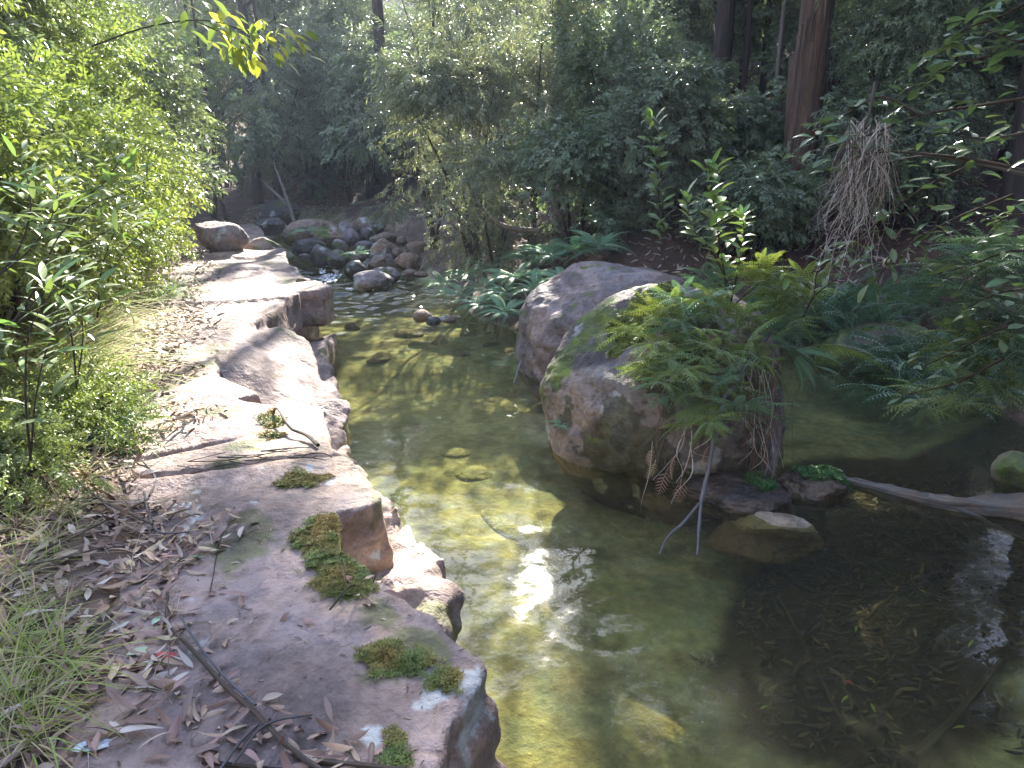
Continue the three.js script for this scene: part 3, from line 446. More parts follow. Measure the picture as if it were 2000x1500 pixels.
const keepShade = (p) => { const t = (p.y - 0.6) / SUN.y, x = p.x - SUN.x * t, z = p.z - SUN.z * t; return 0.5 + 0.75 * noise(x * 1.5, 3, z * 1.5) + rr(-0.12, 0.12) > openness(p); };
const keepGap = (p) => openness(p) < 0.72 || R() > 0.93;
const groundAt = (x, z) => V(x, Math.max(groundY(x, z), ledgeY(x, z)), z);
function tree({ px, d, r, h, lean = 0, leanZ = 0, mat = M.barkDark, label, group, name = 'tree', crown, limbs = 4, low = 0.45, sprigs = SPR.gum, leaf = M.leafGum, n = 1200, size = [1.3, 2.0], spread = 2.6, wob = 0.12, seed = 1, peel, cull = true, shade = [] }) {
  R = mulberry(seed * 31 + 5);
  const q = at(px, 330, d), b = groundAt(q.x, q.z), t = thing(name, label, 'tree', group, V(b.x, b.y - 0.15, b.z));
  const top = V(lean * h, h, leanZ * h), mids = [V(0, 0, 0), V(lean * h * 0.25 + rr(-0.1, 0.1) * r * 6, h * 0.33, leanZ * h * 0.3), V(lean * h * 0.6 + rr(-0.1, 0.1) * r * 6, h * 0.66, leanZ * h * 0.6), top];
  const trunk = part(t, 'trunk', tube(mids, r, r * 0.35, { seg: 40, rad: 14, wob, vscale: 0.7 }), mat);
  const C = new THREE.CatmullRomCurve3(mids, false, 'centripetal'), clumps = [];
  for (let i = 0; i < limbs; i++) { const u = lerp(low, 0.97, (i + 0.5) / limbs), p = C.getPoint(u), th = i * 2.4 + seed, L = spread * rr(0.6, 1.1) * (1.15 - 0.5 * u), e = p.clone().add(V(Math.cos(th) * L, L * rr(0.35, 0.7), Math.sin(th) * L)), m = p.clone().lerp(e, 0.5).add(V(rr(-0.2, 0.2), L * 0.12, rr(-0.2, 0.2)));
    part(t, 'limb', tube([p, m, e], r * 0.38 * (1.2 - u), r * 0.08, { seg: 12, rad: 6, wob: 0.1 }), mat);
    for (let k = 0; k < 4; k++) clumps.push({ c: e.clone().add(V(rr(-1, 1), rr(-0.6, 0.7), rr(-1, 1)).multiplyScalar(spread * 0.42)), r: spread * rr(0.28, 0.45), n: Math.round(n / limbs / 4) }); }
  const base = t.position.clone(); for (const [sx, sz, dist, cr, cn] of shade) clumps.push({ c: V(sx, 0, sz).addScaledVector(SUN, dist).sub(base), r: cr, n: cn });  // extra clumps added along sun rays to shade chosen ground spots
  foliage(t, 'crown', sprigs, leaf, clumps, { size, hang: 0.5, shell: 0.2, keep: cull ? (p) => keepShade(V(p.x + base.x, p.y + base.y, p.z + base.z)) : undefined });
  if (peel) for (let i = 0; i < peel; i++) { const u = rr(0.03, 0.4), p = C.getPoint(u), th = rr(0, 6.28), rad = lerp(r, r * 0.35, u) * 1.02, a = V(p.x + Math.cos(th) * rad, p.y, p.z + Math.sin(th) * rad), L = rr(0.4, 1.1); part(trunk, 'bark_strip', tube([a, a.clone().add(V(Math.cos(th) * 0.02, -L * 0.5, Math.sin(th) * 0.02)), a.clone().add(V(Math.cos(th) * rr(0.02, 0.08), -L, Math.sin(th) * rr(0.02, 0.08)))], rr(0.012, 0.03), 0.006, { seg: 8, rad: 4 }), pick([M.barkRed, M.barkTan, M.barkDark])); }
  return t;
}
tree({ px: 1552, d: 12.2, r: 0.26, h: 15, mat: M.barkRed, label: 'thick shaggy barked tree trunk standing on the right bank', seed: 1, low: 0.5, limbs: 6, n: 2200, spread: 3.6, peel: 26, wob: 0.22, lean: -0.005 });
tree({ px: 1392, d: 16.5, r: 0.2, h: 17, label: 'straight dark trunk left of the shaggy tree', seed: 2, low: 0.5, limbs: 6, n: 2200, spread: 3.6, lean: -0.015 });
tree({ px: 1320, d: 19, r: 0.13, h: 16, label: 'slim brown trunk beyond the straight dark one', seed: 3, low: 0.5, limbs: 5, n: 1500, spread: 3, mat: M.barkRed });
tree({ px: 757, d: 24, r: 0.2, h: 18, label: 'dark forked trunk in the middle of the far forest', seed: 4, low: 0.45, limbs: 6, n: 2200, spread: 3.8 });
tree({ px: 498, d: 25, r: 0.16, h: 16, label: 'dark trunk beside the leaf strewn path', seed: 5, low: 0.3, limbs: 6, n: 2000, spread: 3.2 });
tree({ px: 1085, d: 21, r: 0.17, h: 18, label: 'trunk in the far forest behind the bare boulder', seed: 6, low: 0.45, limbs: 6, n: 2200, spread: 3.8 });
tree({ px: 1775, d: 15, r: 0.17, h: 15, label: 'dark trunk half hidden by the shrub at the right', seed: 7, low: 0.45, limbs: 6, n: 2000, spread: 3.6 });
tree({ px: 615, d: 30, r: 0.22, h: 20, label: 'pale trunk far up the gully', seed: 8, low: 0.35, limbs: 6, n: 1900, spread: 3.8, mat: M.barkPale });
tree({ px: 1640, d: 19, r: 0.15, h: 17, label: 'tall trunk on the hillside behind the shaggy tree', seed: 9, low: 0.5, limbs: 5, n: 1800, spread: 3.6 });
tree({ px: 900, d: 27, r: 0.16, h: 19, label: 'slender pale trunk in the far forest', seed: 10, low: 0.4, limbs: 6, n: 1800, spread: 3.6, mat: M.barkPale });
tree({ px: 1150, d: 18, r: 0.14, h: 16, label: 'brown trunk added behind the bushes, its crown shading the lower right pool', seed: 15, shade: [[2.05, -3.15, 18, 0.7, 420], [2.45, -3.7, 17.6, 0.8, 460], [2.0, -4.1, 17, 0.6, 320], [2.9, -3.2, 18.4, 0.8, 420], [3.3, -4.2, 17.4, 0.8, 400]], low: 0.42, limbs: 8, n: 4600, spread: 3.4, mat: M.barkRed });  // tree added to keep the sun off the lower right pool
tree({ px: 1850, d: 18, r: 0.15, h: 15, label: 'dark tree added high on the right hillside to screen the sky', seed: 16, low: 0.4, limbs: 7, n: 2400, spread: 3.8, cull: false });  // tree added to block bright sky mirrored in the pool
tree({ px: 1965, d: 14.4, r: 0.13, h: 10, label: 'low branched tree added near the right edge to screen the sky', seed: 17, low: 0.1, limbs: 10, n: 6000, spread: 3.2, cull: false });  // added crown closes a sky gap that shows in the water
tree({ px: 2160, d: 13.5, r: 0.2, h: 15, label: 'unseen tree added beyond the right edge, its crown darkening the pool', seed: 13, low: 0.35, limbs: 7, n: 2400, spread: 4, cull: false });  // unseen, added so the right side of the water reflects foliage
tree({ px: 2420, d: 11, r: 0.2, h: 13, label: 'unseen tree added on the right bank beside the camera', seed: 14, low: 0.35, limbs: 7, n: 2200, spread: 3.6, cull: false });  // likewise unseen, added to darken the reflections at the right
for (const [x, z, s] of [[7.5, -1, 21], [8.5, 3.5, 22], [3.5, 7, 23], [-3, 8, 24], [-8, 4, 25]]) { R = mulberry(s); const t = thing('tree', ['tall unseen tree added on the right bank level with the near ledge', 'tall unseen tree added on the right bank behind the viewpoint', 'tall unseen tree added beside the stream behind the viewpoint', 'tall unseen tree added by the path behind the viewpoint', 'tall unseen tree added on the left bank behind the viewpoint'][s - 21], 'tree', undefined, groundAt(x, z)), cl = []; part(t, 'trunk', tube([V(0, -0.2, 0), V(0.1, 6, 0), V(0, 13, 0.2)], 0.22, 0.08, { seg: 20, rad: 10, wob: 0.12 }), M.barkDark); for (let i = 0; i < 26; i++) { const th = i * 2.4, r = 2.8 * Math.sqrt(R()); cl.push({ c: V(Math.cos(th) * r, rr(3.5, 13), Math.sin(th) * r), r: rr(0.9, 1.5), n: 110 }); } foliage(t, 'crown', SPR.gum, M.leafGum, cl, { size: [1.6, 2.3], hang: 0.4, shell: 0.2 }); } // unseen trees added round the viewpoint to keep open sky off the shaded side
tree({ px: 1985, d: 12.5, r: 0.15, h: 14, label: 'dark trunk at the right edge of the hillside', seed: 12, low: 0.5, limbs: 6, n: 1800, spread: 3.6 });
[[700, 28], [542, 24], [575, 27], [815, 25], [850, 23], [1010, 26], [1175, 20], [1225, 22], [1270, 24], [1360, 21], [1440, 17], [1475, 19], [1500, 15], [1605, 24], [1700, 18], [1840, 17], [1915, 16], [430, 22], [965, 30], [1130, 28], [660, 33], [1300, 30], [1560, 30], [1750, 26], [1900, 24]].forEach(([px, d], i) =>
  tree({ px, d, r: rr(0.045, 0.085), h: rr(7, 10), lean: rr(-0.06, 0.06), label: px < 760 ? 'thin forest sapling trunk up the gully' : px < 1300 ? 'thin forest sapling trunk behind the stream bushes' : 'thin forest sapling trunk on the right hillside', group: px < 760 ? 'thin trunks up the gully' : px < 1300 ? 'thin trunks behind the stream bushes' : 'thin trunks on the right hillside', name: 'thin_tree', seed: 40 + i, limbs: 7, low: 0.25, n: 620, spread: 1.7, size: [0.9, 1.5], mat: i % 3 ? M.barkStem : M.barkPale, sprigs: i % 2 ? SPR.gum : SPR.mid, leaf: i % 2 ? M.leafGum : M.leafBroad }));

// shrubs
function shrub({ p, h, w, n, name = 'shrub', label, group, sprigs = SPR.small, leaf = M.leafSmall, size = [0.9, 1.4], stems = 4, lean = V(), seed = 1, hang = 0.2, shell = 0.35, clumps: nc = 12, low = 0.15, mat = M.barkStem, yellow = 0.3, squash = 0.8, gaps = false }) {
  R = mulberry(seed * 53 + 11); const t = thing(name, label, 'shrub', group, p), clumps = [];
  for (let i = 0; i < stems; i++) { const th = i * 2.4 + seed, e = V(Math.cos(th) * w * 0.45, h * rr(0.6, 0.9), Math.sin(th) * w * 0.45).addScaledVector(lean, h * 0.7), m = V(e.x * 0.4, e.y * 0.55, e.z * 0.4); part(t, 'stem', tube([V(rr(-0.1, 0.1), -0.15, rr(-0.1, 0.1)), m, e], 0.018 + 0.008 * h, 0.006, { seg: 10, rad: 5, wob: 0.1 }), mat); }
  for (let i = 0; i < nc; i++) { const u = lerp(low, 1, Math.sqrt((i + R()) / nc)), th = i * 2.399 + seed, rad = w * 0.62 * Math.sqrt(R()) * (1.1 - 0.5 * u); clumps.push({ c: V(Math.cos(th) * rad, h * u * 0.88, Math.sin(th) * rad).addScaledVector(lean, h * u), r: V(1, squash, 1).multiplyScalar(Math.max(0.22, w * rr(0.2, 0.34))), n: Math.round(n / nc) }); }
  foliage(t, 'foliage', sprigs, leaf, clumps, { size, hang, shell, yellow, keep: gaps ? (q) => keepGap(V(q.x + p.x, q.y + p.y, q.z + p.z)) : undefined });
  return t;
}
R = mulberry(77);
// left bank: distance back (z), how far up the bank, height, width
const LEFT = [
  [-4.2, 0.9, 1.5, 1.3, 1500, 'low small leaved bush at the near end of the left bank'], [-4.9, 1.9, 2.2, 1.7, 1900, 'sunlit small leaved bush high on the near left bank'], [-5.6, 0.9, 1.7, 1.4, 1700, 'bright small leaved bush over the grassy bank'], [-6.4, 2.2, 3.0, 1.9, 2200, 'tall small leaved bush at the left edge'],
  [-7.0, 0.8, 1.5, 1.3, 1500, 'glossy bush hanging over the path bend'], [-7.8, 1.9, 3.0, 2.0, 2200, 'tall bright bush in the middle of the left bank'], [-8.6, 0.5, 1.2, 1.1, 1100, 'fresh green bush beside the path before the far boulder'], [-9.2, 2.7, 4.2, 2.4, 2400, 'tallest leafy bush on the left bank'], [-9.8, 1.1, 2.4, 1.7, 1700, 'round bush above the fresh green one'],
  [-11.2, 0.6, 1.6, 1.4, 1300, 'low yellowish bush by the flat topped boulder'], [-11.4, 2.2, 3.8, 2.2, 2000, 'tall bush behind the low yellowish one'], [-13, 1.1, 2.8, 1.9, 1600, 'leafy bush above the flat topped boulder'], [-14.5, 2.4, 4.5, 2.4, 1800, 'tall dark bush at the far end of the left bank'], [-16.2, 0.9, 2.6, 1.9, 1500, 'bush at the end of the ledge by the path'], [-18.5, 1.3, 3.4, 2.2, 1500, 'bush on the left of the leaf strewn path'], [-12.5, 3.6, 5.0, 2.6, 1800, 'high bush on the upper left bank'], [-8.0, 4.2, 4.5, 2.6, 1600, 'high bush at the top of the left bank'], [-5.4, 3.3, 3.2, 2.2, 1400, 'wide bush filling the upper left corner'], [-21, 1.2, 4.5, 2.5, 1300, 'dark bush beyond the bend of the path']];
LEFT.forEach(([z, up, h, w, n, label], i) => { const x = curve1(BB, z) - up + 0.3; shrub({ p: V(x, groundY(x, z), z), h: h * 1.12, w: w * 1.08, n: Math.round(n * 1.3), label, group: 'bushes on the left bank', seed: i + 1, lean: V(0.22, 0, 0.02), sprigs: i % 4 === 3 ? SPR.mid : SPR.small, leaf: i % 4 === 3 ? M.leafBroad : M.leafSmall, yellow: [6, 9].includes(i) ? 0.6 : 0.35, size: z < -9 ? [1.2, 1.8] : [0.9, 1.35], clumps: 14 }); });
// bushes leaning over the stream in the middle
const MID = [
  [850, 17, 3.2, 1.8, 1700, 'feathery bush at the right end of the stone pile', SPR.mid, M.leafGum], [925, 14.2, 4.2, 2.0, 2600, 'tall pale green bush leaning over the stream', SPR.gum, M.leafGum], [960, 12.6, 2.2, 1.8, 1700, 'loose low bush above the fern bank', SPR.mid, M.leafGum], [1040, 14.5, 4.8, 2.4, 2400, 'tall fine leaved bush in the middle of the far bank', SPR.gum, M.leafGum],
  [1130, 12.4, 2.0, 1.6, 1500, 'dark bush behind the left side of the bare boulder', SPR.broad, M.leafBroad], [1200, 13.5, 3.6, 2.0, 1900, 'glossy dark bush behind the bare boulder', SPR.mid, M.leafBroad], [1290, 12.2, 2.4, 1.6, 1500, 'leafy bush at the foot of the hillside trees', SPR.broad, M.leafBroad], [1420, 13.4, 1.5, 1.7, 1100, 'shaded bush in front of the straight dark trunk', SPR.broad, M.leafBroad], [1480, 11.5, 1.3, 1.3, 900, 'low dark bush left of the shaggy trunk', SPR.broad, M.leafBroad],
  [1720, 12.6, 2.0, 1.7, 1200, 'broad leaved bush right of the shaggy trunk', SPR.broad, M.leafBroad], [1600, 17, 4.4, 1.9, 1300, 'tall broad leaved bush behind the shaggy trunk', SPR.broad, M.leafBroad], [1740, 13.4, 3.4, 2.2, 1500, 'dim bush on the hillside above the dangling roots', SPR.mid, M.leafBroad], [1880, 14.5, 2.8, 2.2, 1300, 'dim bush on the right hillside', SPR.mid, M.leafBroad]];
MID.forEach(([px, d, h, w, n, label, sp, lf], i) => { const q = at(px, 330, d), g = groundY(q.x, q.z); shrub({ p: V(q.x, g, q.z), h, w, n: Math.round(n * 1.7), label, group: 'bushes on the far bank', seed: 60 + i, lean: V(px < 1150 ? -0.12 : -0.04, 0, 0.18), sprigs: sp, leaf: lf, size: sp === SPR.broad ? [0.6, 0.95] : [0.65, 1.1], clumps: 18, hang: 0.35, yellow: i < 4 ? 0.35 : 0.12, squash: 0.85, gaps: true }); });
// understorey further back, one bush after another up the gully and over the hillside
R = mulberry(99); const BACK = [];
for (let i = 0; i < 54; i++) { const d = 16.5 + 21 * Math.pow((i + 0.5) / 54, 0.8), px = 60 + ((i * 0.618034) % 1) * 1930, q = at(px, 330, d + rr(-0.8, 0.8)); if (sdPoly(q.x, q.z, CREEK) < 0.7 || (Math.abs(px - 490) < 45 && d < 28)) continue; BACK.push([q, d, px]); }
for (const [px, d] of [[560, 27], [600, 25.5], [640, 26.5], [680, 25], [720, 24], [760, 22.5], [700, 29], [620, 31], [540, 31], [470, 30], [760, 28], [420, 26], [800, 22], [400, 31], [580, 35], [680, 35], [440, 33], [360, 27], [500, 36], [330, 33], [540, 24.5], [455, 36]]) BACK.push([at(px, 330, d), d, px]);
BACK.forEach(([q, d, px], i) => shrub({ p: V(q.x, groundY(q.x, q.z), q.z), h: rr(3.2, 5.5) * (px < 1000 ? 1.15 : 0.9), w: rr(2.0, 3.0), n: 1500, name: 'forest_shrub', label: px < 700 ? 'dense forest shrub growing up the gully beyond the stones' : px < 1300 ? 'dense forest shrub behind the bushes of the far bank' : 'dense forest shrub on the shaded right hillside', group: px < 700 ? 'forest shrubs up the gully' : px < 1300 ? 'forest shrubs behind the far bank' : 'forest shrubs on the right hillside', seed: 120 + i, sprigs: [SPR.mid, SPR.gum, SPR.broad][i % 3], leaf: [M.leafGum, M.leafGum, M.leafBroad][i % 3], size: [0.95, 1.6], clumps: 16, hang: 0.3, yellow: 0.2, stems: 3, gaps: true }));
[[440, 31], [500, 33], [545, 30], [590, 33], [400, 28], [650, 32]].forEach(([px, d], i) => tree({ px, d, r: 0.09, h: 8.5, label: ['leafy tree closing the far end of the gully, leftmost', 'leafy tree at the far end of the gully behind the path', 'leafy tree at the far end of the gully right of the path', 'leafy tree at the far end above the stones', 'leafy tree above the far end of the left bank', 'leafy tree at the far end right of the pale trunk'][i], name: 'gully_tree', seed: 90 + i, low: 0.15, limbs: 9, n: 1500, spread: 2.4, size: [1.1, 1.7], cull: false }));
console.log('shrubs done', BACK.length);

// ferns
function frondGeo(L, pairs, o = {}) { // arching frond along +X
  const gs = [], pts = []; for (let i = 0; i <= 6; i++) { const u = i / 6; pts.push(V(L * u * (1 - 0.12 * u), L * (0.35 * u - (0.35 + (o.droop ?? 0.35)) * u * u), 0)); }
  const C = new THREE.CatmullRomCurve3(pts); gs.push(tube(pts, 0.0045, 0.001, { seg: 8, rad: 3 }));
  for (let i = 0; i < pairs; i++) for (const s of [-1, 1]) { const u = 0.16 + 0.83 * (i + (s > 0 ? 0.5 : 0)) / pairs, p = C.getPoint(u), tn = C.getTangent(u), l = L * (o.wide ?? 0.26) * Math.pow(Math.sin(Math.PI * Math.pow(u, 0.75)), 0.8) + 0.01; gs.push(place(leafGeo(l, l * 0.17, { seg: 8, teeth: 0.45, fold: 0.12, droop: 0.22, wide: 0.35 }), p, V(0.45, -0.12, 0).addScaledVector(V(0, 0, 1), s).addScaledVector(tn, 0.3), rr(-0.15, 0.15))); }
  return mergeGeometries(gs);
}
function fanGeo(stipe, blades, L) { // umbrella frond: a stalk with drooping toothed blades spreading from its top
  const gs = [tube([V(0, 0, 0), V(stipe * 0.5, 0.02, 0), V(stipe, 0, 0)], 0.004, 0.002, { seg: 4, rad: 3 })];
  for (let i = 0; i < blades; i++) { const th = lerp(-1.9, 1.9, i / (blades - 1)) + rr(-0.12, 0.12), l = L * rr(0.75, 1.1); const bl = [], dr = rr(0.3, 0.6), np = 13; bl.push(leafGeo(l, l * 0.022, { seg: 5, droop: dr })); for (let k = 1; k < np; k++) for (const s of [-1, 1]) { const u = k / np, w = l * 0.17 * Math.pow(Math.sin(Math.PI * Math.pow(u, 0.7)), 0.7) * rr(0.85, 1.1); bl.push(place(leafGeo(w, w * 0.34, { seg: 2, droop: 0.2, fold: 0.1 }), V(l * u, -dr * l * u * u, 0), V(0.55, -0.1 - dr * u, s), rr(-0.2, 0.2))); } gs.push(place(mergeGeometries(bl), V(stipe, 0, 0), V(Math.cos(th), rr(-0.15, 0.35), Math.sin(th)), rr(-0.3, 0.3))); }
  return mergeGeometries(gs);
}
R = mulberry(31);
const FROND = [0, 1, 2].map((i) => frondGeo(0.62, 22, { droop: 0.3 + 0.15 * i, wide: 0.2 })), FAN = [0, 1, 2, 3, 4, 5].map((i) => fanGeo(rr(0.1, 0.2), 6 + i % 4, rr(0.2, 0.26)));
function tintOf(mat, n, v = 0.25) { return Array.from({ length: n }, () => { const m = mat.clone(), k = 1 + rr(-v, v), y = rr(-0.1, 0.3); m.color.setRGB(mat.color.r * k * (1 + y), mat.color.g * k, mat.color.b * k); return m; }); }
const MF = tintOf(M.leafFern, 4), MU = tintOf(M.leafUmbrella, 5), MSAP = tintOf(M.leafSapling, 5), MSH = tintOf(M.leafShrub, 5), MUD = tintOf(M.leafFernShaded, 3), MDRY = [M.straw, M.dead[0], M.dead[1]];
function crownFern(p, n, s, label, group, o = {}) { const t = thing('fern', label, 'fern', group, p); for (let i = 0; i < n; i++) { const th = i / n * 6.283 + rr(-0.3, 0.3), e = rr(0.25, 0.9), m = part(t, 'frond', pick(FROND), pick(o.mats || MF)); m.quaternion.copy(quatTo(V(Math.cos(th), e, Math.sin(th)).add(o.lean || V()), rr(-0.3, 0.3))); m.scale.setScalar(s * rr(0.75, 1.15)); } return t; }
function fanFern(p, n, s, label, group, o = {}) { const t = thing('umbrella_fern', label, 'fern', group, p); for (let i = 0; i < n; i++) { const m = part(t, 'frond', pick(FAN), pick(o.mats || MU)); m.position.set(rr(-1, 1) * (o.w ?? 0.2), rr(-0.4, 0.6) * (o.h ?? 0.15), rr(-1, 1) * (o.w ?? 0.2)); m.quaternion.copy(quatTo(V(rr(-0.6, 0.6), rr(0.1, 1), rr(-0.1, 0.9)).add(o.lean || V()), rr(-0.5, 0.5))); m.scale.setScalar(s * rr(0.75, 1.2)); } return t; }
// fern bank on the far side of the stream
[[870, 555, 13.2], [905, 585, 12.0], [950, 570, 11.9], [945, 610, 11.1], [990, 590, 11.2], [1010, 555, 11.6], [990, 625, 10.5], [1045, 580, 10.9], [1075, 530, 11.8], [1120, 520, 11.6], [1165, 510, 11.4], [1100, 560, 10.8], [920, 520, 13.4], [1030, 520, 12.6], [1190, 480, 12.2], [960, 540, 12.8]].forEach(([px, py, d], i) => { const q = at(px, py, d), g = groundY(q.x, q.z); crownFern(V(q.x, Math.max(0.05, g) + 0.22, q.z + 0.45), 16, rr(0.75, 1.05), i === 6 ? 'fern at the water edge left of the bare boulder' : 'blue green fern growing in the fern bank across the stream', i === 6 ? undefined : 'ferns of the fern bank', { lean: V(-0.25, 0, 0.35) }); });
crownFern(at(697, 500, 15.3), 8, 0.75, 'small bright fern growing among the stones of the rapids');
crownFern(at(598, 455, 17.3), 7, 0.8, 'small fern on the front of the broad mossy boulder');
[[1700, 500, 9.9], [1790, 505, 9.6], [1640, 540, 9.8], [1720, 640, 9.3], [1800, 600, 9.2], [1850, 560, 9.2], [1760, 440, 10.6], [1680, 450, 10.4], [1880, 640, 8.4], [1560, 560, 9.9], [1500, 545, 10.2]].forEach(([px, py, d]) => { const q = at(px, py, d), g = groundY(q.x, q.z); fanFern(V(q.x, g + 0.15, q.z), 16, 1.9, 'dark umbrella fern in the deep shade of the right bank', 'umbrella ferns of the shaded bank', { mats: MUD, w: 0.45, h: 0.4 }); });
[[1900, 520, 5.6], [1960, 560, 5.2], [1880, 600, 5.5], [1940, 650, 5.2], [1990, 700, 5.0], [1900, 690, 5.4], [1850, 770, 5.6], [1930, 730, 5.2]].forEach(([px, py, d], i) => fanFern(at(px, py, d), 12, 1.15, 'umbrella fern hanging over the pool at the right edge', 'umbrella ferns at the right edge', { w: 0.22, h: 0.25, lean: V(-0.5, -0.2, 0.2), mats: i > 5 ? MU : MUD }));
console.log('ferns done');

// ---------------------------------------------------------------- what grows on the fern boulder
function onBoulder(px, py) { // the boulder's own surface under a sighted point
  const ray = new THREE.Raycaster(camera.position, sight(px, py).normalize()); boulder1.updateMatrixWorld(); const hit = ray.intersectObject(boulder1)[0]; return hit ? hit.point : at(px, py, 5.6); }
R = mulberry(64);
[[1255, 700], [1300, 690], [1335, 720], [1290, 760], [1360, 680], [1395, 740], [1340, 790], [1310, 650], [1375, 620], [1430, 650], [1480, 620], [1500, 680], [1450, 720], [1530, 640], [1545, 590], [1340, 610], [1420, 790], [1260, 740], [1500, 590], [1390, 580], [1470, 560], [1240, 680], [1320, 750], [1365, 770], [1280, 640], [1400, 700], [1350, 840], [1445, 830]].forEach(([px, py], i) => { const p = onBoulder(px, py); p.add(V(0, 0.03, 0.03)); fanFern(p, 5, i % 3 === 0 ? 1.1 : 0.9, i < 8 ? 'yellow green umbrella fern hanging down the face of the boulder' : 'umbrella fern on the crown of the boulder round the sapling', i < 8 ? 'umbrella ferns on the boulder face' : 'umbrella ferns on the boulder crown', { w: 0.09, h: 0.12, lean: V(0, i < 8 ? -0.5 : 0.1, 0.5), mats: i % 4 === 3 ? MF : MU }); });
{ // the long frond reaching right over the pool
  const p = at(1540, 690, 5.35), t = thing('fern', 'long single fern frond reaching right over the dark pool', 'fern', undefined, p); const f = part(t, 'frond', frondGeo(0.72, 17, { droop: 0.3, wide: 0.2 }), MU[1]); f.quaternion.copy(quatTo(V(1, 0.16, 0.15), -0.5));
  for (const [x, y, z, s] of [[0.9, 0.25, 0.3, 0.6], [0.8, -0.5, 0.5, 0.55], [0.6, -0.7, 0.4, 0.5]]) { const k = part(t, 'frond', FROND[1], pick(MF)); k.quaternion.copy(quatTo(V(x, y, z), 0.3)); k.scale.setScalar(s); }
  crownFern(onBoulder(1095, 835).add(V(0, 0.02, 0.02)), 9, 0.24, 'tiny pale fern on the left shoulder of the boulder above the water', undefined, { lean: V(0, 0, 0.4) });
  crownFern(at(1570, 580, 5.7), 9, 0.5, 'grassy fern clump on the right crown of the boulder', undefined, { mats: MU });
}
function leafyPlant(name, label, category, stems, leafOf, mats, mat, group) { // stems: arrays of world points; leaves are parts
  const t = thing(name, label, category, group, stems[0].pts[0].clone()), o = t.position;
  for (const s of stems) { const pts = s.pts.map((p) => p.clone().sub(o)); const stem = part(t, 'stem', tube(pts, s.r0, s.r1 ?? 0.002, { seg: 20, rad: 6, wob: 0.05 }), mat); const C = new THREE.CatmullRomCurve3(pts, false, 'centripetal');
    for (let i = 0; i < s.n; i++) { const u = lerp(s.from ?? 0.25, 1, Math.pow((i + R() * 0.6) / s.n, 0.85)), p = C.getPoint(u), tn = C.getTangent(u), th = i * 2.4 + rr(-0.4, 0.4), d = V(Math.cos(th), rr(-0.1, 0.5), Math.sin(th)).addScaledVector(tn, u > 0.9 ? 1.2 : 0.5); if (s.bias) d.add(s.bias); const L = part(stem, 'leaf', pick(leafOf), pick(mats)); L.position.copy(p).addScaledVector(V(rr(-1, 1), rr(-1, 1), rr(-1, 1)), s.jit ?? 0); L.quaternion.copy(quatTo(d, rr(-0.6, 0.6))); L.scale.setScalar(rr(0.6, 1.15) * (s.size ?? 1)); } }
  return t;
}
const OVAL = [0, 1, 2].map((i) => leafGeo(0.135, 0.055, { seg: 6, fold: 0.18 + 0.1 * i, droop: 0.12 + 0.12 * i, wide: 0.5 })), LANCE = [0, 1, 2].map((i) => leafGeo(0.15, 0.028, { seg: 6, fold: 0.2, droop: 0.15 + 0.15 * i })), OBOV = [0, 1, 2].map((i) => leafGeo(0.11, 0.042, { seg: 6, fold: 0.2 + 0.1 * i, droop: 0.1 + 0.1 * i, wide: 0.58 }));
R = mulberry(65);
const A = (list) => list.map(([x, y, d]) => at(x, y, d));
leafyPlant('sapling', 'bright leafy sapling rising from the top of the fern boulder', 'sapling', [
  { pts: A([[1424, 640, 5.6], [1418, 560, 5.6], [1400, 440, 5.65], [1384, 320, 5.7]]), r0: 0.012, n: 74, from: 0.2, jit: 0.05, size: 1.1 }, { pts: A([[1424, 610, 5.6], [1440, 530, 5.5], [1452, 450, 5.45], [1448, 415, 5.45]]), r0: 0.007, n: 24, from: 0.35, size: 0.95 }, { pts: A([[1424, 560, 5.6], [1395, 500, 5.6], [1350, 440, 5.7], [1340, 380, 5.7]]), r0: 0.006, n: 22, from: 0.4 }, { pts: A([[1430, 600, 5.6], [1480, 555, 5.5], [1520, 530, 5.4], [1545, 545, 5.35]]), r0: 0.006, n: 14, from: 0.3, size: 0.85 }], OVAL, MSAP, M.barkStem);
leafyPlant('shrub', 'thin leafy twig standing on the right crown of the boulder', 'shrub', [{ pts: A([[1560, 640, 5.5], [1590, 580, 5.4], [1640, 540, 5.3], [1690, 500, 5.25]]), r0: 0.007, n: 16, from: 0.35 }, { pts: A([[1590, 580, 5.4], [1600, 520, 5.3], [1640, 480, 5.2]]), r0: 0.005, n: 12, from: 0.3 }], OBOV, MSH, M.barkStem);
leafyPlant('sapling', 'tall thin sapling behind the bare boulder', 'sapling', [{ pts: A([[1300, 520, 9.4], [1290, 420, 9.4], [1283, 330, 9.5], [1275, 230, 9.6]]), r0: 0.014, n: 70, from: 0.1, size: 1.35, jit: 0.06 }], OVAL, MSAP, M.barkStem);
const DRYF = frondGeo(0.2, 7, { droop: 0.2, wide: 0.22 });
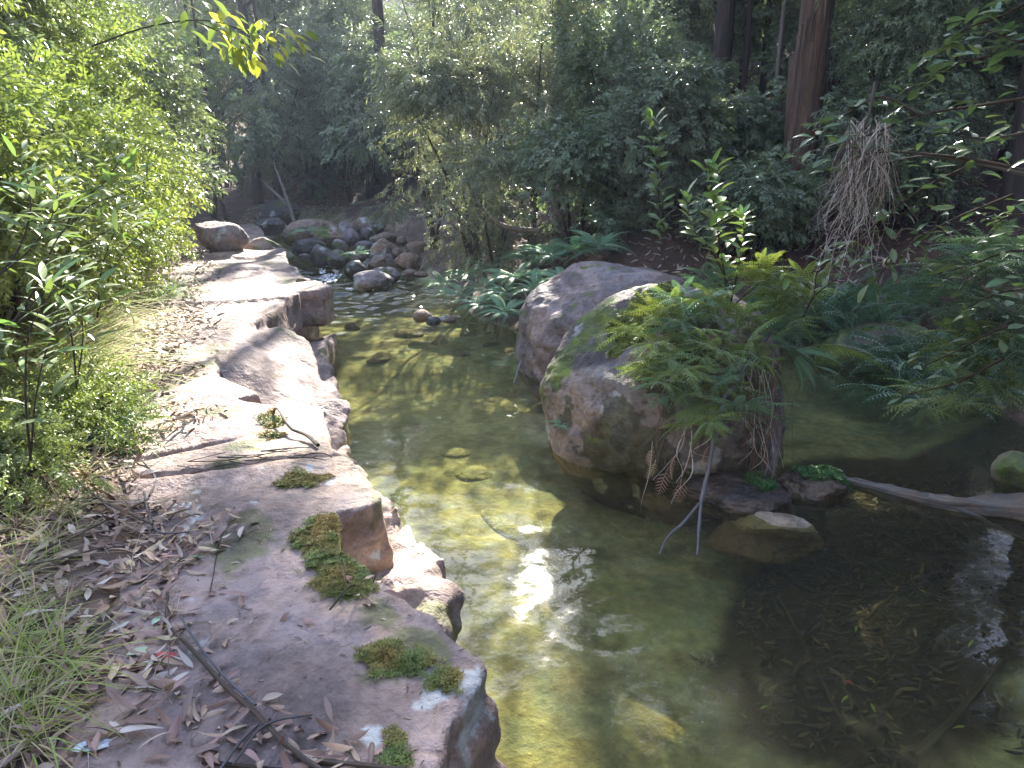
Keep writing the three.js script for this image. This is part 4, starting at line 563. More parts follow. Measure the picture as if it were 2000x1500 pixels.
// hanging roots and dead fronds under the fern mat
R = mulberry(66);
for (const [px0, px1, py, len, n, label] of [[1440, 1530, 740, 0.8, 40, 'curtain of dangling roots on the right side of the boulder'], [1270, 1400, 830, 0.45, 18, 'dry fern stalks hanging in front of the boulder']]) {
  const t = thing('hanging_roots', label, 'roots', undefined, at((px0 + px1) / 2, py, 5.0));
  for (let i = 0; i < n; i++) { const a = onBoulder(rr(px0, px1), py + rr(-60, 30)).add(V(0, 0, px0 > 1400 ? 0.14 : 0.05)).sub(t.position), L = len * rr(0.4, 1.1), s = px0 < 1400 ? -0.35 : 0.05; part(t, 'root', tube([a, a.clone().add(V(rr(-0.06, 0.06) + s * L * 0.3, -L * 0.4, rr(0.04, 0.16))), a.clone().add(V(rr(-0.08, 0.08) + s * L * 0.8, -L * 0.8, rr(0.05, 0.2))), a.clone().add(V(rr(-0.12, 0.12) + s * L, -L, rr(0.02, 0.2)))], rr(0.002, 0.006), 0.001, { seg: 10, rad: 4 }), pick([M.rootRed, M.root, M.barkTan])); if (px0 < 1400 && i % 3 === 0) { const f = part(t, 'dry_frond', DRYF, pick(MDRY)); f.position.copy(a).add(V(s * L * 0.6, -L * 0.6, 0.12)); f.quaternion.copy(quatTo(V(-0.4, -1, 0.25), rr(-1, 1))); f.scale.setScalar(rr(0.8, 1.2)); } }
}
// the bare forked branch leaning into the water
{
  const t = thing('bare_branch', 'bare grey forked branch hanging from the boulder into the water', 'branch', undefined, at(1370, 975, 4.65)), o = t.position, L = (l) => A(l).map((p) => p.sub(o));
  part(t, 'stem', tube(L([[1510, 640, 5.5], [1462, 712, 5.15], [1418, 772, 4.9], [1408, 800, 4.86], [1396, 850, 4.8], [1386, 905, 4.72], [1370, 978, 4.6]]), 0.017, 0.012, { seg: 60, rad: 8, wob: 0.4, vscale: 3 }), M.barkGrey);
  part(t, 'fork', tube(L([[1370, 978, 4.6], [1335, 1020, 4.4], [1305, 1048, 4.2], [1288, 1082, 3.95]]), 0.010, 0.005, { seg: 30, rad: 6, wob: 0.4, vscale: 3 }), M.barkGrey);
  part(t, 'fork', tube(L([[1370, 978, 4.6], [1366, 1020, 4.35], [1364, 1050, 4.15], [1362, 1085, 3.9]]), 0.0105, 0.006, { seg: 30, rad: 6, wob: 0.4, vscale: 3 }), M.barkGrey);
  part(t, 'twig', tube(L([[1348, 1036, 4.3], [1362, 1034, 4.28], [1378, 1040, 4.25]]), 0.003, 0.002, { seg: 6, rad: 4 }), M.barkGrey);
  for (const [px, py, s, label, list] of [[1015, 740, 0, 'white forked twig at the left foot of the bare boulder', [[1018, 705, 7.3], [1012, 720, 7.2], [1008, 735, 7.1], [1003, 748, 7.0]]], [0, 0, 0, 'long thin twig leaning on the left of the bare boulder', [[1018, 655, 7.6], [1000, 690, 7.5], [982, 718, 7.4]]], [0, 0, 0, 'broken pale stick standing in the ferns by the bare boulder', [[1035, 610, 9], [1028, 580, 9.05], [1020, 560, 9.1]]], [0, 0, 0, 'pale crooked dead branch above the stones up the gully', [[575, 435, 19], [562, 395, 19.2], [548, 355, 19.5], [535, 320, 20]]], [0, 0, 0, 'small dead branch lying across the pale crooked one', [[565, 405, 19.3], [535, 375, 19.5], [508, 350, 19.8]]]]) single('dead_branch', tube(A(list), px === 1015 ? 0.012 : list[0][2] > 15 ? 0.05 : list[0][2] > 8.5 ? 0.03 : 0.006, list[0][2] > 15 ? 0.012 : 0.005, { seg: 16, rad: 6, wob: 0.15 }), list[0][2] > 8 ? M.barkPale : M.barkGrey, label, 'branch');
  single('bent_limb', tube(A([[985, 380, 12], [905, 330, 12.3], [930, 390, 12], [960, 430, 11.7], [1010, 448, 11.5], [1055, 450, 11.4]].slice(1)), 0.028, 0.045, { seg: 30, rad: 8, wob: 0.1 }), M.barkTan, 'bare brown limb sweeping down in a curve above the fern bank', 'branch');
  const lg = thing('fallen_log', 'weathered pale log lying in the shaded pool at the right', 'log', undefined, onLevel(1850, 985, 0.02)), lo = lg.position, W = (l) => l.map(([x, y, h]) => onLevel(x, y, h).sub(lo));
  part(lg, 'trunk', tube(W([[1640, 936, -0.02], [1740, 962, 0.0], [1840, 985, 0.02], [1920, 992, 0.03], [2060, 1000, 0.06]]), 0.03, 0.085, { seg: 60, rad: 16, wob: 0.45, vscale: 1.6 }), M.barkPale);
  part(lg, 'broken_branch', tube(W([[1840, 985, 0.03], [1900, 1005, 0.0], [1960, 1035, -0.05], [2010, 1060, -0.1]]), 0.018, 0.006, { seg: 16, rad: 6, wob: 0.2 }), M.barkGrey);
}
// shrub reaching in from the right, its glossy leaves catching the sun
R = mulberry(67);
const SB = (list, n, o = {}) => ({ pts: A(list), r0: o.r0 ?? 0.009, n, from: 0.12, jit: 0.07, ...o });
leafyPlant('overhanging_shrub', 'large leaved shrub reaching in over the pool from the right edge', 'shrub', [
  SB([[2080, 360, 4.6], [1950, 322, 4.7], [1820, 302, 4.8], [1700, 300, 4.9], [1600, 340, 5]], 44, { r0: 0.014 }), SB([[2080, 180, 4.7], [1920, 205, 4.7], [1800, 225, 4.8], [1680, 270, 4.9], [1560, 300, 5]], 48), SB([[1900, 320, 4.75], [1800, 370, 4.8], [1720, 430, 4.9], [1620, 520, 5]], 40), SB([[1980, 380, 4.7], [1860, 430, 4.7], [1760, 490, 4.8], [1700, 560, 4.9]], 40), SB([[2080, 90, 4.6], [1930, 110, 4.7], [1830, 140, 4.8], [1740, 200, 4.9]], 36), SB([[2050, 250, 4.5], [1930, 270, 4.6], [1840, 260, 4.7]], 24), SB([[1800, 225, 4.8], [1720, 190, 4.9], [1640, 230, 5], [1580, 260, 5.1]], 26)], OBOV, MSH, M.barkStem);
leafyPlant('overhanging_shrub', 'lower leafy shrub spilling over the pool at the right edge', 'shrub', [
  SB([[2080, 500, 4.6], [1980, 490, 4.6], [1890, 520, 4.7], [1830, 535, 4.8]], 34), SB([[2080, 620, 4.5], [1960, 640, 4.6], [1860, 690, 4.7], [1780, 725, 4.8]], 30), SB([[2080, 560, 4.5], [1960, 570, 4.5], [1890, 600, 4.6]], 26), SB([[1960, 700, 4.6], [1860, 750, 4.7], [1770, 770, 4.8]], 16), SB([[2080, 430, 4.5], [1980, 420, 4.6], [1920, 450, 4.7]], 24)], OBOV, MSH, M.barkStem);
leafyPlant('hanging_branch', 'dim leafy branch hanging into the upper right corner', 'branch', [SB([[2080, -40, 4.4], [1960, 30, 4.5], [1880, 60, 4.6], [1830, 110, 4.7]], 40), SB([[2080, 40, 4.4], [2000, 80, 4.5], [1930, 60, 4.6]], 26)], OBOV, MSH, M.barkStem);
{ const o = at(1680, 260, 4.95), t = thing('root_tangle', 'pale tangle of dead hanging roots in the overhanging shrub', 'roots', undefined, o), gs = [];
  for (let i = 0; i < 260; i++) { const a = at(rr(1655, 1735), rr(225, 330), 4.9 + rr(-0.15, 0.15)).sub(o), L = rr(0.15, 0.75) * rr(0.5, 1.2), sx = rr(-0.22, 0.14); gs.push([L, tube([a, a.clone().add(V(sx * 0.3 + rr(-0.05, 0.05), -L * 0.35, rr(-0.08, 0.08))), a.clone().add(V(sx * 0.7 + rr(-0.06, 0.06), -L * 0.7, rr(-0.1, 0.1))), a.clone().add(V(sx + rr(-0.1, 0.1), -L, rr(-0.12, 0.12)))], rr(0.001, 0.003), 0.0006, { seg: 8, rad: 3 })]); }
  gs.forEach(([, g]) => part(t, 'root', g, pick([M.root, M.barkPale, M.root, M.barkTan])));
  for (const l of [[[2050, 350, 4.6], [1900, 318, 4.75], [1800, 305, 4.85], [1690, 330, 4.95]], [[1710, 160, 4.9], [1695, 230, 4.9], [1670, 280, 4.95]]]) part(t, 'bare_twig', tube(A(l).map((p) => p.sub(o)), 0.011, 0.004, { seg: 16, rad: 6, wob: 0.1 }), M.barkPale);
}
// leafy branch in the upper left, yellow against the dark gully
leafyPlant('hanging_branch', 'yellow green leafy branch hanging in from the top left', 'branch', [{ pts: A([[180, 90, 7.6], [300, 50, 6.9], [420, 42, 6.4], [500, 70, 6.5], [590, 95, 6.6]]), r0: 0.008, n: 80, from: 0.3, jit: 0.14, bias: V(0.2, -0.6, 0) }, { pts: A([[380, 40, 6.4], [450, 75, 6.4], [485, 110, 6.4]]), r0: 0.005, n: 26, from: 0.3, jit: 0.08, bias: V(0, -0.7, 0) }], OVAL, [...tintOf(M.leafYellow, 3), MSAP[0]], M.barkDark);
// leafy stems at the near left
R = mulberry(68);
[[[[60, 900, 3.4], [50, 760, 3.4], [60, 640, 3.5], [110, 560, 3.6]], 'leafy stem at the near left edge beside the grass'], [[[150, 760, 4.4], [140, 660, 4.4], [120, 580, 4.5], [130, 540, 4.5]], 'long leaved stem drooping over the bank by the path'], [[[20, 640, 3.8], [70, 560, 3.9], [110, 470, 4.0], [150, 420, 4.1]], 'long leaved stem leaning from the left edge'], [[[-20, 560, 3.9], [40, 480, 4.0], [60, 400, 4.1], [50, 330, 4.2]], 'tall leafy stem at the left edge above the grass'], [[[190, 620, 5.0], [200, 520, 5.1], [230, 440, 5.2], [250, 400, 5.3]], 'leafy stem in front of the hanging grass'], [[[120, 470, 4.6], [150, 400, 4.7], [200, 360, 4.8], [230, 320, 4.9]], 'slender leafy stem among the bank bushes']].forEach(([l, label]) => leafyPlant('leafy_stem', label, 'plant', [{ pts: A(l), r0: 0.006, n: 34, from: 0.2, jit: 0.09 }, { pts: A(l.map(([x, y, d], i) => [x + 22 * i, y + 12 * i - 8, d])), r0: 0.004, n: 16, from: 0.4, jit: 0.07 }], LANCE, [...MSAP, MSH[0]], M.barkStem, 'leafy stems of the left bank'));
console.log('plants done');

// ---------------------------------------------------------------- moss, grass, litter
function mossPatch(poly, h, label, mat, n = 900) { // a low cushion with a shaggy top
  const cx = poly.reduce((s, p) => s + p[0], 0) / poly.length, cz = poly.reduce((s, p) => s + p[1], 0) / poly.length, t = thing('moss_cushion', label, 'moss', undefined, V(cx, surfaceY(cx, cz), cz)), o = t.position;
  let x0 = 9, x1 = -9, z0 = 99, z1 = -99; for (const [x, z] of poly) { x0 = Math.min(x0, x); x1 = Math.max(x1, x); z0 = Math.min(z0, z); z1 = Math.max(z1, z); }
  const dIn = (x, z) => -sdPoly(x, z, poly) + 0.035 * noise(x * 14, 1, z * 14), c = 0.012, nx = Math.ceil((x1 - x0) / c), nz = Math.ceil((z1 - z0) / c), pos = [], idx = [], ok = [];
  for (let j = 0; j <= nz; j++) for (let i = 0; i <= nx; i++) { const x = x0 + i * c, z = z0 + j * c, d = dIn(x, z); ok.push(d > -0.005); pos.push(x - o.x, (d > -0.02 ? surfaceY(x, z) : o.y) + 0.003 - o.y + h * smooth(-0.01, 0.07, d) * (0.7 + 0.5 * noise(x * 30, 2, z * 30)), z - o.z); }
  for (let j = 0; j < nz; j++) for (let i = 0; i < nx; i++) { const q = j * (nx + 1) + i; if (ok[q] && ok[q + 1] && ok[q + nx + 1] && ok[q + nx + 2]) idx.push(q, q + nx + 1, q + 1, q + 1, q + nx + 1, q + nx + 2); }
  const g = new THREE.BufferGeometry(); g.setAttribute('position', new THREE.Float32BufferAttribute(pos, 3)); g.setIndex(idx); g.computeVertexNormals(); part(t, 'cushion', g, mat);
  const tuft = mergeGeometries([0, 1, 2, 3, 4].map((i) => place(leafGeo(0.014, 0.004, { seg: 2, droop: 0.3 }), V(0, 0, 0), V(Math.cos(i * 1.26), 1.1, Math.sin(i * 1.26))))), list = [];
  for (let i = 0; i < n * 4 && list.length < n; i++) { const x = rr(x0 - 0.05, x1 + 0.05), z = rr(z0 - 0.05, z1 + 0.05), d = dIn(x, z); if (d < -0.028 || (d < 0.01 && R() > 0.4 * (1 + d / 0.028))) continue; const y = surfaceY(x, z) + (d < 0 ? 0.002 : 0.003) + h * smooth(-0.01, 0.07, d) * (0.7 + 0.5 * noise(x * 30, 2, z * 30)), k = rr(0.6, 1.5), w = noise(x * 12, 7, z * 12); list.push([new THREE.Matrix4().compose(V(x - o.x, y - o.y, z - o.z), new THREE.Quaternion().setFromEuler(new THREE.Euler(rr(-0.4, 0.4), rr(0, 6), rr(-0.4, 0.4))), V(1, 1, 1).multiplyScalar(rr(0.7, 1.5))), col(0.19 * k * (1 + 0.4 * w), 0.175 * k, 0.035 * k)]); }
  scatterStuff('tufts', [tuft], M.stuffTint, list, '', '', t); return t;
}
R = mulberry(70);
const PX = (l) => l.map(([x, y]) => { const p = onLevel(x, y, 0.67); return [p.x, p.z]; });
mossPatch(PX([[580, 1055], [605, 1030], [660, 1018], [715, 1025], [712, 1090], [725, 1125], [715, 1160], [670, 1165], [610, 1135], [595, 1090]]), 0.012, 'large olive moss cushion on the rim of the near ledge', M.moss, 2600);
mossPatch(PX([[715, 1262], [760, 1242], [810, 1250], [845, 1278], [800, 1295], [740, 1290]]), 0.013, 'oval moss cushion near the corner of the ledge', M.moss, 900);
mossPatch(PX([[850, 1320], [872, 1298], [890, 1312], [880, 1338], [862, 1342]]), 0.012, 'small moss tuft beside the ledge corner', M.moss, 300);
mossPatch(PX([[515, 850], [530, 844], [552, 850], [545, 862], [520, 862]]), 0.02, 'dark little moss tuft in the middle of the ledge', M.mossDark, 200);
mossPatch(PX([[500, 822], [530, 808], [560, 825], [545, 838], [515, 835]]), 0.015, 'thin moss tuft by the dark cleft in the ledge', M.moss, 250);
mossPatch(PX([[535, 955], [575, 925], [600, 930], [640, 935], [620, 955], [575, 960]]), 0.012, 'flat moss patch by the crack across the ledge', M.moss, 500);
mossPatch(PX([[760, 1430], [790, 1420], [800, 1450], [780, 1480], [755, 1470]]), 0.01, 'faint green moss patch at the near corner of the ledge', M.moss, 300);
{ // moss on the stones in the pool and on the boulder
  const cap = (obj, c, r, n, mat, label, dir) => { const list = [], ray = new THREE.Raycaster(); obj.updateMatrixWorld(); const t = thing('moss_cushion', label, 'moss', undefined, c); const tuft = mergeGeometries([0, 1, 2, 3, 4, 5].map((i) => place(leafGeo(0.02, 0.006, { seg: 2, droop: 0.3 }), V(0, 0, 0), V(Math.cos(i * 1.05), 0.9, Math.sin(i * 1.05)))));
    for (let i = 0; i < n; i++) { const x = c.x + rr(-1, 1) * r[0], z = c.z + rr(-1, 1) * r[1]; if (((x - c.x) / r[0]) ** 2 + ((z - c.z) / r[1]) ** 2 > 1 + 0.6 * noise(x * 9, 1, z * 9)) continue; ray.set(V(x, 3, z), V(0, -1, 0)); const h = ray.intersectObject(obj)[0]; if (!h) continue; const k = rr(0.6, 1.5), up = 0.035 * Math.max(0, noise(x * 16, 2, z * 16) + 0.2); list.push([new THREE.Matrix4().compose(h.point.clone().sub(c).addScaledVector(h.face.normal, up), new THREE.Quaternion().setFromUnitVectors(V(0, 1, 0), h.face.normal).multiply(new THREE.Quaternion().setFromEuler(new THREE.Euler(rr(-0.6, 0.6), rr(0, 6), rr(-0.6, 0.6)))), V(1, 1, 1).multiplyScalar(rr(0.7, 2.0))), mat === M.moss ? col(0.13 * k, 0.16 * k, 0.022 * k) : col(0.055 * k, 0.14 * k, 0.035 * k)]); }
    scatterStuff('tufts', [tuft], M.stuffTint, list, '', '', t); };
  cap(MOSSA, onLevel(1605, 925, 0.1), [0.17, 0.15], 1500, M.mossDark, 'bright green moss cap on the low brown stone in the pool');
  cap(MOSSB, onLevel(1485, 945, 0.1), [0.11, 0.13], 1000, M.mossDark, 'blue green moss clump on the dark stone at the boulder foot');
  cap(boulder1, V(1.05, 1.1, -5.6), [0.32, 0.22], 2600, M.moss, 'golden green moss on the crest of the fern boulder');
}
// grass
const BLADE = [0, 1, 2].map((i) => leafGeo(0.34, 0.007, { seg: 6, droop: 0.5 + 0.35 * i, fold: 0.3, wide: 0.3 }));
function grassTuft(p, n, s, label, group, mats, lean = V()) { const t = thing('grass_tuft', label, 'grass', group, p), per = mats.map(() => []); for (let i = 0; i < n; i++) { const th = rr(0, 6.28), e = rr(0.4, 2.2); per[Math.floor(R() * mats.length)].push(place(pick(BLADE), V(rr(-0.05, 0.05) * s, 0, rr(-0.05, 0.05) * s), V(Math.cos(th), e, Math.sin(th)).add(lean), rr(-0.3, 0.3), s * rr(0.6, 1.2))); } per.forEach((l, i) => l.length && (part(t, 'blades', mergeGeometries(l), mats[i]).userData.kind = 'stuff')); return t; }
R = mulberry(71); const MG = [...tintOf(M.grass, 2), M.straw], MGB = [...tintOf(M.leafFern, 2), M.grass];
for (let i = 0; i < 20; i++) { const z = lerp(-4.4, -7.4, i / 20) + rr(-0.1, 0.1), x = curve1(BB, z) - rr(0.0, 0.7); grassTuft(V(x, groundY(x, z), z), 70, rr(1.5, 2.2), 'long grass hanging down the left bank over the path', 'hanging grass of the left bank', MG, V(0.9, 0.1, 0.3)); }
for (const [px, py, s, label] of [[225, 850, 1.3, 'bluish grass tussock at the edge of the litter'], [330, 590, 1.8, 'upright grass clump where the bank meets the far path'], [295, 600, 1.6, 'grass clump left of the upright one by the far path'], [380, 585, 1.2, 'short bright grass clump on the path edge']]) { const q = onLevel(px, py, 0.68); grassTuft(V(q.x, groundY(q.x, q.z), q.z), 110, s, label, undefined, MGB); }
for (const [px, py] of [[20, 1330], [60, 1290], [10, 1250], [90, 1340], [40, 1380], [10, 1200], [70, 1200], [40, 1120], [100, 1060], [30, 1040], [130, 1000], [80, 990], [15, 1420], [60, 1440], [120, 1290], [-30, 1300], [-30, 1180], [-20, 1400], [160, 940], [110, 920]]) { const q = onLevel(px, py, 0.7); grassTuft(V(q.x, groundY(q.x, q.z), q.z), 44, rr(0.45, 0.75), 'bright green grass tuft at the near left edge of the litter', 'grass tufts at the near left', MG, V(0.25, 0, 0.1)); }
for (let i = 0; i < 4; i++) { const q = onLevel([40, 120, 170, 20][i], [870, 850, 830, 950][i], 0.75); shrub({ p: V(q.x, groundY(q.x, q.z), q.z), h: 0.35, w: 0.55, n: 380, name: 'low_shrub', label: ['low small leaved shrub at the left edge above the grass', 'low small leaved shrub in the middle of the left verge', 'low small leaved shrub next to the bluish tussock', 'low small leaved shrub nearest the near grass'][i], group: 'low shrubs of the left verge', seed: 300 + i, size: [0.45, 0.7], clumps: 8, stems: 3, low: 0.1 }); }
// dead leaves and twigs
R = mulberry(72);
const DEAD = [0, 1, 2, 3, 4].map((i) => leafGeo(0.105, 0.024, { seg: 6, fold: [0.3, -0.2, 0.5, 0.1, -0.35][i], droop: [0.25, -0.3, 0.1, 0.45, -0.15][i], twist: [0.4, -0.5, 0.2, -0.9, 0.8][i] })), TWIG = [0, 1].map(() => tube([V(0, 0, 0), V(0.08, rr(0, 0.01), rr(-0.02, 0.02)), V(0.18, 0, rr(-0.03, 0.03))], 0.0025, 0.001, { seg: 5, rad: 4 }));
const lieOn = (x, z, lift = 0.008, tilt = 0.35, Y = surfaceY) => { const y = Y(x, z), e = 0.03, n = V(Y(x - e, z) - Y(x + e, z), 2 * e, Y(x, z - e) - Y(x, z + e)).normalize(); if (n.y < 0.5) n.set(0, 1, 0); const q = new THREE.Quaternion().setFromUnitVectors(V(0, 1, 0), n).multiply(new THREE.Quaternion().setFromEuler(new THREE.Euler(rr(-tilt, tilt), rr(0, 6.28), rr(-tilt, tilt), 'YXZ'))); return [V(x, y + lift, z), q]; };
const deadTint = () => { const k = rr(0.65, 1.25), c = pick([[0.40, 0.28, 0.19], [0.27, 0.17, 0.12], [0.50, 0.42, 0.35], [0.33, 0.22, 0.18], [0.22, 0.14, 0.10], [0.42, 0.33, 0.20]]); return col(c[0] * k, c[1] * k, c[2] * k); };
{
  const list = [], twigs = [];
  for (let i = 0; i < 9000; i++) { const z = -1.2 - 9.5 * Math.pow(R(), 1.4), lb = curve1(LB, z), bb = curve1(BB, z), x = lerp(lb + 0.14 + 0.25 * noise(1, 2, z * 2), bb - 0.5, Math.pow(R(), 0.85)); const [p, q] = lieOn(x, z, rr(0.004, 0.03), 0.5, (a, b) => Math.max(groundY(a, b), a > lb - 0.25 ? ledgeY(a, b) : -9)); const s = rr(0.5, 1.15); (i % 5 ? list : twigs).push([new THREE.Matrix4().compose(p, q, V(s, s, s)), i % 5 ? deadTint() : col(...pick([[0.2, 0.14, 0.1], [0.36, 0.29, 0.22], [0.5, 0.42, 0.33]]))]); }
  for (let i = 0; i < 700; i++) { const z = -11 - 6 * R(), x = lerp(curve1(LB, z) + 0.3, curve1(BB, z), R()); const [p, q] = lieOn(x, z, 0.01, 0.4); list.push([new THREE.Matrix4().compose(p, q, V(1.2, 1.2, 1.2)), deadTint()]); }
  for (let i = 0; i < 2200; i++) { const x = rr(-8, -5), z = rr(-19, -29), [p, q] = lieOn(x, z, 0.01, 0.4, groundY); list.push([new THREE.Matrix4().compose(p, q, V(1.3, 1.3, 1.3)), deadTint()]); }
  for (let i = 0; i < 5000; i++) { const x = rr(0, 12), z = rr(-9.5, -18); if (sdPoly(x, z, CREEK) < 0.5) continue; const [p, q] = lieOn(x, z, 0.012, 0.4, groundY); list.push([new THREE.Matrix4().compose(p, q, V(1.4, 1.4, 1.4)), deadTint()]); }
  scatterStuff('leaf_litter', DEAD, M.stuffTint, list, 'brown litter of dead gum leaves covering the ground beside the path', 'leaf litter');
  scatterStuff('twig_litter', TWIG, M.stuffTint, twigs, 'fine twigs scattered through the dead leaves beside the path', 'twigs');
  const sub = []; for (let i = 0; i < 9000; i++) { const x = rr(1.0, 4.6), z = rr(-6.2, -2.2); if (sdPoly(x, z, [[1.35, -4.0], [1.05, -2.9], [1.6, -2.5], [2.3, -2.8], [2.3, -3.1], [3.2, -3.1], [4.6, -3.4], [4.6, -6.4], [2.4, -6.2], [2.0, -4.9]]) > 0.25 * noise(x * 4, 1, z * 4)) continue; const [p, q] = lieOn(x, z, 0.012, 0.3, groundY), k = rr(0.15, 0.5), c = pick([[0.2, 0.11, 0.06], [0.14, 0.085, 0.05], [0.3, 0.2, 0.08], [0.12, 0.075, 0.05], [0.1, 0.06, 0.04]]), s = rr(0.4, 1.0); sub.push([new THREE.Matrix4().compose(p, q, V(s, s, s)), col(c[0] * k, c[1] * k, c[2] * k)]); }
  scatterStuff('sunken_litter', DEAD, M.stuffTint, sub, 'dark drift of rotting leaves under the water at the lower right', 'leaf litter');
  const SMALLD = leafGeo(0.055, 0.016, { seg: 5, fold: 0.3, droop: 0.3, twist: 0.6 });
  for (let i = 0; i < 14; i++) { const p = onLevel(rr(1450, 1980), rr(1100, 1480), -0.12); single('sunken_leaf', SMALLD, [M.grass, M.leafYellow, M.dead[1], M.leafBroad][i % 4], i % 4 === 2 ? 'brown leaf lying on the dark drift under water' : 'green leaf lying on the dark drift under water', 'leaf', i % 4 === 2 ? 'brown leaves on the sunken drift' : 'green leaves on the sunken drift', V(p.x, groundY(p.x, p.z) + 0.03, p.z)).rotation.set(rr(-0.3, 0.3), rr(0, 6), rr(-0.3, 0.3)); }
}
{ // grit, crumbs of bark and leaf fragments on the bare rock
  const list = [], bits = []; for (let i = 0; i < 1300; i++) { const z = -1.5 - 8 * Math.pow(R(), 1.5), lb = curve1(LB, z), x = lerp(lb, lb + 1.2, R()); const y = ledgeY(x, z); if (y < 0.55 || noise(x * 2.2, 4, z * 2.2) < -0.1) continue; const s = rr(0.12, 0.4), k = rr(0.5, 1.1); (i % 3 ? list : bits).push([new THREE.Matrix4().compose(V(x, y + 0.004, z), new THREE.Quaternion().setFromEuler(new THREE.Euler(rr(-0.2, 0.2), rr(0, 6.28), rr(-0.2, 0.2))), V(s, s, s)), col(...pick([[0.16, 0.11, 0.08], [0.3, 0.2, 0.13], [0.42, 0.34, 0.26], [0.1, 0.07, 0.055]]).map((v) => v * k))]); }
  scatterStuff('leaf_crumbs', DEAD, M.stuffTint, list, 'crumbs of dead leaf scattered on the bare ledge', 'leaf litter');
  scatterStuff('bark_crumbs', TWIG, M.stuffTint, bits, 'crumbs of twig and bark scattered on the bare ledge', 'twigs');
}
const inPx = (poly) => { let x, y; const X = poly.map((p) => p[0]), Y = poly.map((p) => p[1]); do { x = rr(Math.min(...X), Math.max(...X)); y = rr(Math.min(...Y), Math.max(...Y)); } while (sdPoly(x, y, poly) > 0); return onLevel(x, y, 0.67); };
const NAMES = ['tan', 'dark brown', 'pale', 'reddish', 'blackish'];
for (const [poly, n, where, group] of [
  [[[150, 1180], [330, 1000], [370, 1060], [320, 1180], [310, 1290], [220, 1330], [140, 1400]], 110, 'in the litter beside the near ledge', 'dead leaves beside the near ledge'],
  [[[330, 1380], [430, 1330], [600, 1390], [720, 1400], [740, 1500], [300, 1500]], 80, 'in the drift at the bottom of the ledge', 'dead leaves in the drift at the bottom'],
  [[[60, 960], [250, 900], [330, 990], [200, 1140], [60, 1160]], 70, 'in the sunlit litter left of the ledge', 'dead leaves in the sunlit litter'],
  [[[0, 1440], [130, 1380], [220, 1440], [160, 1500], [0, 1500]], 16, 'on the bare soil in the lower left corner', 'dead leaves in the lower left corner'],
  [[[380, 1160], [520, 1080], [640, 1250], [700, 1320], [500, 1330], [400, 1260]], 8, 'lying alone on the bare near ledge', 'single dead leaves on the near ledge'],
  [[[690, 1120], [760, 1140], [750, 1190], [680, 1180]], 7, 'at the lower end of the large moss cushion', 'dead leaves by the moss cushion']])
  for (let i = 0; i < n; i++) { const p = inPx(poly), k = Math.floor(R() * 5), [q, o] = lieOn(p.x, p.z, rr(0.008, 0.022), where.includes('alone') ? 0.12 : 0.5), m = single('fallen_leaf', pick(DEAD), M.dead[k], `${NAMES[k]} dead gum leaf ${where}`, 'leaf', `${NAMES[k]} ${group}`, q); m.quaternion.copy(o); const big = where.includes('drift') ? 1.0 : 1; m.scale.set(rr(0.5, 1.05) * big, rr(0.6, 1.6), rr(0.6, 1.1) * big); }
for (const [px, py, mat, label, s, rot] of [[135, 1462, M.deadLeaf(0.55, 0.62, 0.66), 'pale bluish leaf on the soil in the lower left corner', 0.85, 0.5], [297, 1218, M.deadLeaf(0.36, 0.5, 0.33), 'upright green leaf at the rim of the litter', 0.6, 1.4], [370, 1092, M.deadLeaf(0.1, 0.22, 0.1), 'dark green leaf on the near ledge', 0.5, 0.6], [290, 1278, M.deadLeaf(0.42, 0.05, 0.05), 'bright red leaf in the near litter', 0.8, 0.2], [245, 1272, M.deadLeaf(0.3, 0.38, 0.24), 'grey green leaf left of the red one', 0.7, 0.7], [594, 1078, M.deadLeaf(0.4, 0.06, 0.05), 'small red leaf beside the large moss cushion', 0.3, 0], [910, 1246, M.deadLeaf(0.5, 0.54, 0.56), 'white leaf on the very rim of the ledge', 0.28, 0.2], [1665, 1240, M.deadLeaf(0.45, 0.07, 0.05), 'red leaf on the dark sunken drift', 0.35, 0], [990, 812, M.deadLeaf(0.6, 0.55, 0.45), 'pale leaf floating in mid stream', 0.5, 0]]) {
  const wet = px > 950, p = onLevel(px, py, wet ? 0.004 : 0.67), m = single('fallen_leaf', DEAD[0], mat, label, 'leaf', undefined, V(p.x, wet ? (px > 1600 ? groundY(p.x, p.z) + 0.04 : 0.006) : surfaceY(p.x, p.z) + 0.012, p.z)); m.rotation.y = rot; m.scale.set(s * 1.4, 1, s * 2.2); }
// sticks
function stick(list, r0, r1, mat, label, group, lift = 0.01, h = 0.67) { const pts = list.map(([x, y, up = 0]) => { const p = onLevel(x, y, h); return V(p.x, (h < 0 ? groundY(p.x, p.z) : surfaceY(p.x, p.z)) + lift + up, p.z); }); return single('stick', tube(pts, r0, r1, { seg: 26, rad: 6, wob: 0.15 }), mat, label, 'stick', group); }
stick([[328, 1165], [330, 1225], [372, 1270], [440, 1345], [500, 1395], [560, 1450], [640, 1510]], 0.006, 0.008, M.bark(0.24, 0.17, 0.12, 0.004), 'long brown stick running down the near ledge', undefined, 0.025);
stick([[352, 1212], [385, 1262], [440, 1330], [500, 1385]], 0.004, 0.005, M.barkGrey, 'thinner stick lying along the long brown one', undefined, 0.03);
stick([[516, 782], [540, 812, 0.02], [570, 850, 0.02], [600, 862, 0.01], [622, 882]], 0.008, 0.012, M.barkPale, 'silvery crooked stick lying over the dark cleft', undefined, 0.02);
stick([[645, 1197], [690, 1150], [730, 1115], [762, 1085, 0.03]], 0.004, 0.003, M.barkStem, 'straight twig across the lower end of the moss cushion', undefined, 0.03);
stick([[665, 1070], [672, 1110], [678, 1158]], 0.003, 0.002, M.barkTan, 'thin upright twig on the moss cushion', undefined, 0.04);
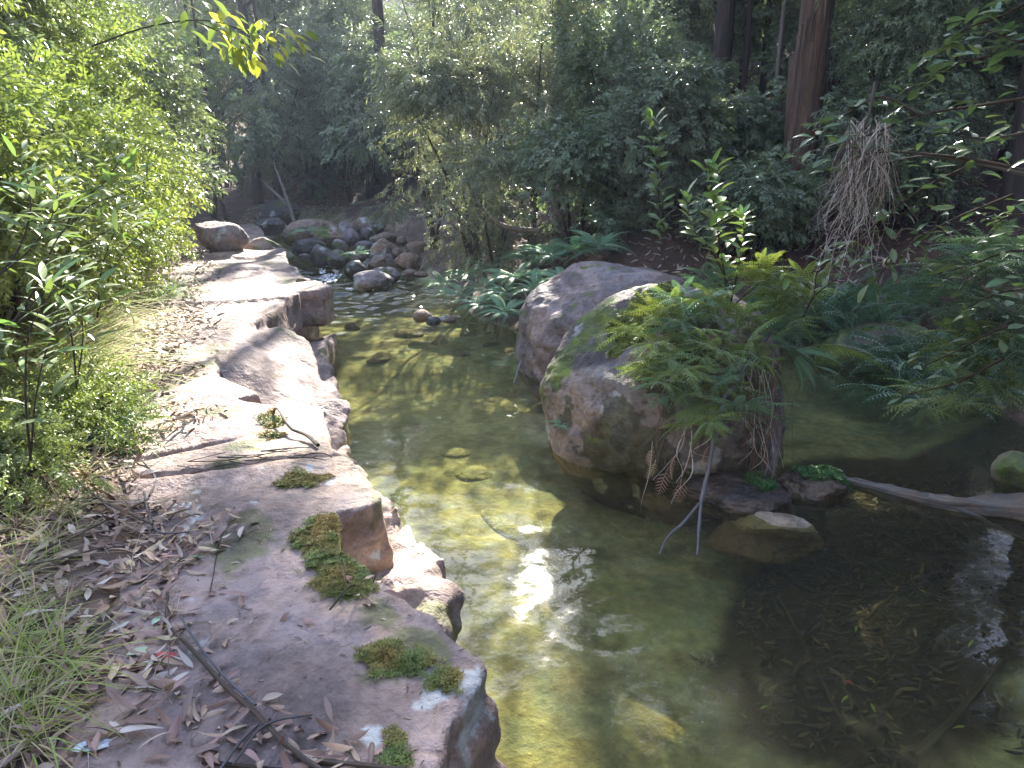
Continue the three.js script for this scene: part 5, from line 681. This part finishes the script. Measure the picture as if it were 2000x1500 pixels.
stick([[690, 1050], [700, 1095], [735, 1140]], 0.003, 0.002, M.barkStem, 'thin twig crossing the upright one on the moss', undefined, 0.045);
stick([[395, 1480], [520, 1490], [690, 1502]], 0.008, 0.006, M.barkStem, 'stick lying across the leaf drift at the bottom');
stick([[430, 1505], [470, 1450], [505, 1415]], 0.006, 0.004, M.barkGrey, 'dark stick standing out of the leaf drift', undefined, 0.025);
stick([[455, 1500], [520, 1420], [610, 1398]], 0.004, 0.003, M.barkGrey, 'pale thin stick over the leaf drift', undefined, 0.035);
stick([[600, 1465], [700, 1478], [815, 1495]], 0.009, 0.006, M.barkTan, 'thick tan stick at the bottom edge near the ledge corner');
stick([[410, 1160], [440, 1040], [462, 1022]], 0.002, 0.002, M.barkStem, 'hair thin twig on the bare middle of the ledge');
stick([[180, 830], [245, 870], [300, 915], [290, 960]], 0.004, 0.006, M.barkGrey, 'crooked grey stick in the sunlit litter', undefined, 0.03);
stick([[40, 830], [120, 920], [200, 1000], [300, 1035]], 0.007, 0.006, M.barkTan, 'long tan stick through the sunlit litter', undefined, 0.05);
stick([[70, 1110], [160, 1070], [290, 975]], 0.006, 0.005, M.barkTan, 'tan stick slanting through the near litter', undefined, 0.05);
stick([[40, 1135], [120, 1120], [210, 1095]], 0.005, 0.004, M.barkPale, 'pale straight stick above the near grass', undefined, 0.05);
stick([[280, 950], [290, 1000], [315, 1045], [370, 1050]], 0.006, 0.004, M.barkGrey, 'bent grey stick at the rim of the litter', undefined, 0.03);
for (let i = 0; i < 16; i++) { const u = i / 15, x = 400 + 240 * u + rr(-20, 20), y = 908 - 4 * Math.sin(u * 3) + rr(-8, 8), l = rr(30, 70); stick([[x - l, y + rr(-6, 8)], [x, y + rr(-3, 3)], [x + l * 0.6, y + rr(-8, 4)]], rr(0.002, 0.005), 0.002, pick([M.barkStem, M.barkTan, M.barkGrey]), 'twig in the line of debris caught in the ledge crack', 'twigs in the ledge crack', rr(0.01, 0.04)); }
for (const [l, label, r] of [[[[1530, 1090], [1570, 1180], [1610, 1270], [1660, 1380]], 'dark waterlogged stick on the bed beside the leaf drift', 0.012], [[[1790, 1445], [1860, 1390], [1950, 1310]], 'pale waterlogged branch on the sunken drift', 0.022], [[[1500, 1010], [1600, 1080], [1760, 1110]], 'thin sunken stick below the pale wedge stone', 0.008], [[[1700, 1160], [1750, 1120], [1800, 1090]], 'short sunken stick in the drift', 0.01]]) stick(l, r, r * 0.6, M.barkStem, label, undefined, 0.03, -0.15);
console.log('all done', scene.children.length);
renderer.render(scene, camera);
